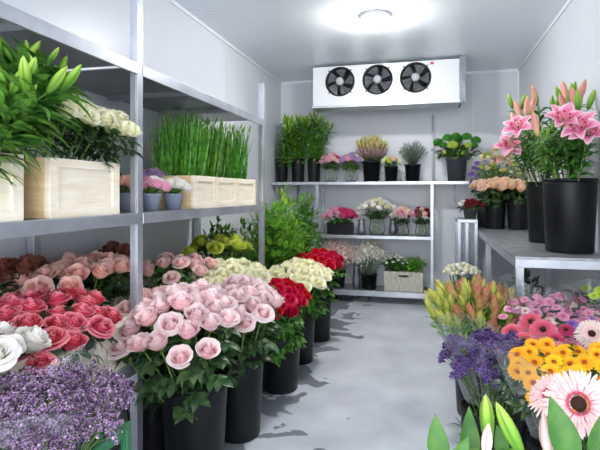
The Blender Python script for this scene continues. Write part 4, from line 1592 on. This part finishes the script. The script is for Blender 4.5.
# (px, py of the head, depth, bucket, blooms: o open lily, p pink bud, g green bud)
for i, (px, py, t_, bi, its, nm) in enumerate((
        (520, 132, 2.80, 1, 'op', 'wide open pink lily reaching towards the back wall'),
        (513, 150, 2.95, 1, 'oo', 'pair of open pink lilies low at the wall-rack end'),
        (528, 118, 2.75, 1, 'ppp', 'lily with a cluster of striped peach-pink buds'),
        (541, 137, 2.38, 0, 'p', 'lily with one fat striped pink bud in front'),
        (561, 127, 2.34, 0, 'og', 'fully open pink lily facing the viewer in the middle'),
        (586, 132, 2.24, 0, 'op', 'open pink lily near the frame edge, above the front bucket'),
        (598, 138, 2.22, 0, 'o', 'open pink lily cut by the frame edge'),
        (578, 115, 2.5, 0, 'ppp', 'lily with tall peach buds behind the open ones'),
        (594, 112, 2.36, 0, 'ggp', 'lily with green and peach buds at the frame edge'),
        (552, 112, 2.95, 1, 'gg', 'lily with two green buds above the middle bloom'),
        (517, 110, 3.0, 1, 'gg', 'tall green-budded lily standing out against the white wall'),
        (539, 106, 3.05, 1, 'gp', 'tall lily with green tip beside striped buds'),
        (568, 104, 2.6, 0, 'ggg', 'tallest green-budded lily above the front bucket'),
        (583, 104, 2.5, 0, 'gpp', 'tall lily with peach and green buds at top'))):
    hd = at(px, py, t_)
    hd.x = min(hd.x, .71)
    c = LC[bi]
    hd.y = c[1] + max(-.21, min(.2, hd.y - c[1]))
    b = fan_base(hd, c, .095, TZ + .36, TZ + .015, .2, .24)
    lst = []
    tocam = V((-hd.x, -hd.y, .12)).normalized()
    for k, ch in enumerate(its):
        a = k * 2.1 + i * 1.3
        if ch == 'o':
            lst.append(('open', V((.03 * k * math.cos(a), -.02, -.02 * k)), tocam + V((U(-.4, .3), 0, .75)), .125))
        else:
            lst.append(('budpink' if ch == 'p' else 'budgreen', (.026 * math.cos(a), .026 * math.sin(a), .008 * k), (math.cos(a) * .3, math.sin(a) * .3, 1), .125 if ch == 'p' else .105))
    lily(b, hd, lst, nm, 'lilies on the work table', LILYLEAF if hd.z > TZ + .68 else LILYLEAFS, .02)
for k in range(22):   # leafy shoots without flowers between them
    c = LC[k % 2]
    a = k * 2.4
    q_ = math.sqrt((k + .5) / 22)
    hd = V((min(.72, c[0] + .16 * q_ * math.cos(a) - .03), c[1] + .17 * q_ * math.sin(a), TZ + U(.52, .64)))
    lily(fan_base(hd, c, .095, TZ + .36, TZ + .015, .2, .24), hd, [('budgreen', (0, 0, 0), (U(-.2, .2), U(-.2, .2), 1), .06)], 'leafy lily shoot with one small green bud among the pink lilies', 'leafy lily shoots on the work table', LILYLEAFS, .0)

for x, y, nm in ((.545, 4.40, 'black bucket of peach roses at the aisle side of the table'), (.715, 4.36, 'black bucket of peach roses against the wall side of table')):
    bucket('flower_bucket', nm, (x, y), TZ1, .088, .24, group='peach rose buckets on the table')
bucket('flower_bucket', 'smaller black bucket at the table edge behind the peach roses', (.475, 4.60), TZ1, .06, .22)
PC = (.60, 4.42)
rws = rows_on(PC[0], PC[1], .215, .17, .066, lambda x, y: 1.105 - .03 * (x * x + y * y) + .02 * y)
for j, row in enumerate(rws):
    for i, h in enumerate(row):
        c = (.545, 4.40) if h.x < .63 else (.715, 4.36)
        b = fan_base(h, c, .08, TZ + .24, TZ + .015, .13, .17)
        rose(h, b, .078, 'peach', f'peach rose, {ORD[i]} from the aisle in {row_name(j, len(rws))} row on the work table', 'peach roses on the work table', SHORTLEAF, face=((h.x - PC[0]) * 1.5 - .1, (h.y - PC[1]) * 1.5 - .15, 1))
# alstroemeria behind
bucket('flower_bucket', 'black bucket of cream alstroemeria at the far end of the table', (.60, 4.78), TZ1, .09, .30)
t = thing('alstroemeria_bunch', 'loose bunch of cream and blush alstroemeria with a few violet blooms', 'flowers', (.60, 4.78, TZ1 + .012))
stems(t, 22, .05, .2, .50)
obj('foliage', tuft(230, .36, .23, .07, .02, None).mesh('alstroemeria_leaves', M['midleaf']), t, (0, 0, .24))
for k in range(80):
    a, q = k * 2.4, math.sqrt((k + .5) / 80)
    x, y = .235 * q * math.cos(a), .20 * q * math.sin(a)
    if abs(x) > .23:
        continue
    key = 'violet' if (x < -.15) else ['cream', 'salmon', 'heathery', 'peach', 'hydry'][k % 5]
    obj('blossom', pom(key), t, (x, y, .66 - .26 * q * q + U(-.04, .04)), (U(-.6, .6), U(-.6, .6), U(0, 6)), .023 * U(.7, 1.1))
t = pot_thing('potted_flowers', 'small pot of maroon flowers on the narrow steel stand', .345, 4.34, SZ + .001, .055, .07, 'dgrey')
obj('foliage', tuft(90, .06, .12, .05, .022, None, -.03).mesh('maroon_leaves', M['darkleaf']), t, (0, 0, .06))
for k in range(16):
    a, q = k * 2.4, math.sqrt((k + .5) / 16)
    x = .105 * q * math.cos(a)
    obj('blossom', pom('maroon' if x > -.05 else 'whitep'), t, (x, .09 * q * math.sin(a), .15 - .05 * q * q), (U(-.4, .4), U(-.4, .4), U(0, 6)), .021)

# ------------------------------------------------------------------ buckets on the floor along the table
bracts, lfm = MB(), MB()
for ring, (n, L, w, up, z) in enumerate(((6, .045, .017, 1.6, .0), (6, .062, .020, 3.0, .006), (5, .070, .018, 6.0, .010))):
    for k in range(n):
        a = 2 * PI * (k + .5 * ring) / n
        bracts.leaf((.004 * math.cos(a), .004 * math.sin(a), z), (math.cos(a), math.sin(a), up), L, w, -.25 if ring else -.1, 0, 4, .5)
for k in range(12):
    a = k * 2.4
    lfm.leaf((0, 0, -.012 - .011 * k), (math.cos(a), math.sin(a), 1.2), .062, .014, .2, 0, 3, .3)
LEU = {k: bracts.mesh('bracts_' + k, M[k]) for k in ('leuca', 'leucag')}
LEUL = lfm.mesh('protea_leaves', M['limeleaf'])
LEULD = lfm.mesh('protea_leaves_dark', M['brightleaf'])
PCX = (.235, 2.50)
bucket('flower_bucket', 'black bucket of peach-tipped conebush by the table leg', PCX, 0, .115, .30)
rws = rows_on(PCX[0] - .005, PCX[1],   .215, .25, .058, lambda x, y: .53 - .05 * (x * x + y * y) + .03 * y, .3)
for j, row in enumerate(rws):
    for i, h in enumerate(row):
        if h.x > .36 and h.y > 2.46:
            h.x = .36
        b = fan_base(h, PCX, .1, .30, .02, .24, .26)
        d = h - b
        q = aim(d, U(0, 6))
        t = thing('conebush', f'conebush stem, {ORD[i]} from the aisle in {row_name(j, len(rws))} row by the table leg', 'flower', b, q, 'conebush stems by the table leg')
        obj('stem', THIN, t, scale=(1.3, 1.3, d.length))
        obj('foliage', LEUL if (i + j) % 2 else LEULD, t, (0, 0, d.length))
        obj('bracts', LEU['leucag' if (h.x < .13 or U(0, 1) < .38) else 'leuca'], t, (0, 0, d.length), (U(-.3, .3), U(-.3, .3), U(0, 6)), U(.95, 1.3))

bucket('flower_bucket', 'black bucket of white flowers near the narrow steel stand', (.235, 3.66), 0, .09, .26)
t = thing('white_bunch', 'loose bunch of small white flowers standing by the steel stand', 'flowers', (.235, 3.66, .012))
stems(t, 16, .05, .11, .46)
obj('foliage', tuft(90, .18, .12, .06, .024, None).mesh('white_bunch_leaves', M['midleaf']), t, (0, 0, .30))
heads(t, 44, .125, .535, .06, .018, ['whitep', 'whitep', 'cream'])
bucket('flower_bucket', 'black bucket of dark foliage under the work table', (.58, 3.35), .176, .10, .20)
lf, st = shrub(30, .36, .16, .06, .024, 12, 9)
t = thing('leafy_bunch', 'dark green foliage standing in shade under the work table', 'foliage', (.58, 3.35, .19))
obj('foliage', lf.mesh('shade_leaves', M['darkleaf']), t)
obj('branches', st.mesh('shade_stems', M['stem']), t)

SCX = (.215, 1.80)
bucket('flower_bucket', 'black bucket of purple statice beside the aisle', SCX, 0, .105, .32)
for j, row in enumerate(rows_on(SCX[0], SCX[1], .115, .12, .05, lambda x, y: .455 - .02 * (x * x + y * y) + .02 * y, .35)):
    for i, h in enumerate(row):
        b = fan_base(h, SCX, .09, .31, .02, .14, .14)
        sprig('statice', b, h, STAM, 1.0, 'stem of purple statice in the clear sleeve by the aisle', 'statice stems by the aisle')
lf, st = shrub(18, .42, .10, .05, .012, 14, 17)
t = thing('leafy_bunch', 'narrow grey-green leaves standing among the purple statice', 'foliage', (SCX[0], SCX[1], .015))
obj('foliage', lf.mesh('statice_leaves', M['darkleaf']), t)
obj('branches', st.mesh('statice_leaf_stems', M['stem']), t)
sleeve('plastic_sleeve', 'clear cellophane sleeve round the purple statice beside the aisle', SCX, [(.085, .325), (.10, .36), (.13, .44), (.165, .52), (.190, .56)], 1, .85, wav=.010, cut=.05)

MCX = (.535, 2.25)
bucket('flower_bucket', 'black bucket of candy pink chrysanthemums in front of the table', MCX, 0, .12, .34)
n = 0
for j, row in enumerate(rows_on(MCX[0], MCX[1], .23, .17, .044, lambda x, y: .555 - .03 * (x * x + y * y) + .06 * y, .3)):
    for i, h in enumerate(row):
        h.z += U(-.015, .015)
        b = fan_base(h, MCX, .10, .34, .02, .24, .19)
        daisy(b, h, (U(-.4, .2), U(-.9, -.2), 1), .048 * U(.9, 1.15), 'mumpink' if (i + j) % 6 else 'gercream', 'mumpink', 'small candy pink chrysanthemum in the bunch before the work table', 'pink chrysanthemums before the work table', SHORTLEAF if (i + j) % 3 == 0 else None)
for k, (dx, dy, nm) in enumerate(((-.09, .02, 'clear cellophane sleeve round pink chrysanthemums, by the table leg'), (.13, .03, 'clear cellophane sleeve round pink chrysanthemums, next to the wall'))):
    sleeve('plastic_sleeve', nm, (MCX[0] + dx, MCX[1] + dy), [(.05, .37), (.075, .45), (.11, .56), (.135, .655)], 1, .9, wav=.014, cut=.02)
for k, (px, py, t_) in enumerate(((519, 300, 2.3), (586, 288, 2.35), (594, 296, 2.1), (600, 290, 2.1))):
    h = at(px, py, t_)
    b = fan_base(h, MCX, .10, .34, .02, .24, .19)
    daisy(b, h, (-.3, -.5, 1), .05, 'hydry', 'yelgreen', 'pale lime chrysanthemum at the edge of the pink ones', 'lime chrysanthemums among the pink ones', SHORTLEAF)

GCX = (.40, 1.93)
bucket('flower_bucket', 'black bucket of coral gerberas behind the yellow flowers', GCX, 0, .10, .32)
for k, (px, py, t_, key, sz, nm) in enumerate(((543, 330, 1.82, 'gercoral', .105, 'coral gerbera facing up, largest of the coral ones'), (524, 342, 1.74, 'gercoral', .095, 'coral gerbera low beside the statice sleeve'), (531, 322, 1.95, 'gercoral', .095, 'coral gerbera behind the largest coral one'),
                                               (556, 340, 1.72, 'hot', .06, 'small magenta flower between coral gerbera and yellow flowers'), (566, 330, 1.85, 'hot', .06, 'small magenta flower behind the yellow flowers'), (512, 333, 1.86, 'gercoral', .09, 'coral gerbera nearest the purple statice'))):
    h = at(px, py, t_)
    b = fan_base(h, GCX, .085, .32, .02, .2)
    gerbera(b, h, (-.25, -.6, .75), sz, key, nm, 'coral gerberas')
VCX = (.60, 1.95)
bucket('flower_bucket', 'black bucket of violet and cream flowers at the frame edge', VCX, 0, .09, .32)
for k, (px, py, t_, key, sz, nm) in enumerate(((580, 328, 1.9, 'violet', .045, 'violet flower between pink and cream ones'), (572, 324, 1.95, 'violet', .045, 'violet flower behind the magenta ones'), (598, 349, 1.55, 'statice', .05, 'deep violet flower at the frame edge'), (590, 320, 2.0, 'violet', .045, 'violet flower beside the lime chrysanthemums'))):
    h = at(px, py, t_)
    daisy(fan_base(h, VCX, .08, .32, .02, .2), h, (-.3, -.6, .8), sz, key, key, nm, 'violet flowers')
for px, py, t_, nm in ((592, 334, 1.60, 'large cream-pink chrysanthemum at the frame edge above the yellow flowers'), (606, 336, 1.68, 'large cream-pink chrysanthemum cut by the frame edge')):
    h = at(px, py, t_)
    gerbera(fan_base(h, VCX, .08, .32, .02, .2), h, (-.35, -.75, .6), .105, 'gercream', nm, 'cream-pink chrysanthemums', 'gercream', 'double_chrysanthemum')

YCX = (.385, 1.56)
bucket('flower_bucket', 'black bucket of golden yellow chrysanthemums', YCX, 0, .11, .34)
rws = rows_on(YCX[0], YCX[1], .155, .115, .044, lambda x, y: .555 - .03 * (x * x + y * y) + .055 * y, .25)
for j, row in enumerate(rws):
    for i, h in enumerate(row):
        b = fan_base(h, YCX, .095, .34, .02, .17, .13)
        org = h.x > .46 and j < 3
        daisy(b, h, (U(-.5, .1), U(-1.1, -.5), .9), .055 * U(.92, 1.1), 'orange' if org else 'yellow', 'eyeorange',
              f'{"orange" if org else "golden yellow"} chrysanthemum, {ORD[i]} from the aisle in {row_name(j, len(rws))} row of its bucket', 'golden chrysanthemums', SHORTLEAF if (i + j) % 2 == 0 else None)
sleeve('plastic_sleeve', 'clear cellophane sleeve round the golden yellow chrysanthemums', (YCX[0] - .01, YCX[1]), [(.09, .345), (.11, .40), (.16, .50), (.195, .575)], 1, .8, wav=.010, cut=.02)

# the big pale gerberas and the lily buds closest to the viewer
QCX = (.25, .98)
bucket('flower_bucket', 'black bucket of large pale pink gerberas closest to the viewer', QCX, 0, .10, .36)
for px, py, t_, sz, fc, nm in ((579, 404, .86, .118, (-.42, -.85, .42), 'huge pale pink gerbera with dark eye facing the viewer'), (552, 396, .97, .10, (-.5, -.5, .7), 'pale pink gerbera half hidden behind the huge one')):
    h = at(px, py, t_)
    gerbera(fan_base(h, QCX, .085, .36, .02, .16), h, fc, sz, 'gerpale', nm, 'pale gerberas')
LCX = (.13, .80)
bucket('flower_bucket', 'black bucket of lily buds below the frame edge', LCX, 0, .10, .36)
for i, (px, py, t_, its, nm) in enumerate(((489, 452, .74, (('budgreen', (0, .01, .004), (-.05, 0, 1), .078), ('budpale', (-.006, -.012, -.004), (.05, -.2, 1), .058), ('budgreen', (.050, .012, -.008), (-.45, .1, .9), .085)), 'lily with two green buds and a pale one at the bottom of the frame'),
                                           (547, 460, .74, (('budpale', (.0, -.01, .006), (-.12, -.1, 1), .070),), 'lily with one pale pink bud at the bottom of the frame'))):
    h = at(px, py, t_)
    lily(fan_base(h, LCX, .08, .36, .02, .14), h, its, nm, 'lilies closest to the viewer', LILYLEAFD, .05)
mb = MB()
for px, py, t_, d, L, W in ((440, 462, .78, (-.10, .0, 1), .075, .034), (470, 465, .86, (.0, .1, 1), .10, .034), (572, 462, .70, (-.30, .0, 1), .095, .040), (596, 460, .78, (.12, .0, 1), .07, .034), (505, 462, .82, (-.2, .1, 1), .06, .024), (452, 470, .74, (.35, -.1, .8), .06, .026)):
    p = at(px, py, t_)
    mb.tube([V((LCX[0] + (p.x - LCX[0]) * .3, LCX[1] + (p.y - LCX[1]) * .3, .03)) - V((LCX[0], LCX[1], .02)), p - V((LCX[0], LCX[1], .02))], .003, 5, 1)
    mb.leaf(p - V((LCX[0], LCX[1], .02)), d, L, W, .25, 0, 6, .35, up=V((0, -1, .1)))
t = thing('leafy_shoots', 'broad bright green lily leaves at the bottom edge', 'foliage', (LCX[0], LCX[1], .02))
obj('leaves', mb.mesh('broad_leaves', [M['broadleaf'], M['stem']]), t)
obj('tie', MB().lathe([(.03, .33), (.034, .335), (.03, .34), (.028, .335), (.03, .33)], 16).mesh('tie', M['stem']), t)

# ------------------------------------------------------------------ camera, light
cam = bpy.data.cameras.new('camera')
co = bpy.data.objects.new('camera', cam)
COL.objects.link(co)
co.location = (0, 0, H)
co.rotation_euler = (PI / 2, 0, YAW)
cam.sensor_width = 36
cam.lens = 36 * F / 600
cam.shift_y = -(225 - HOR) / 600
cam.clip_start = .02
SC.camera = co


w = bpy.data.worlds.new('world')
SC.world = w
w.use_nodes = True
w.node_tree.nodes['Background'].inputs[0].default_value = (.93, .96, 1, 1)
w.node_tree.nodes['Background'].inputs[1].default_value = 6.6
SC.view_settings.view_transform = 'Standard'
SC.view_settings.look = 'None'
SC.view_settings.exposure = -0.04
SC.view_settings.gamma = 1
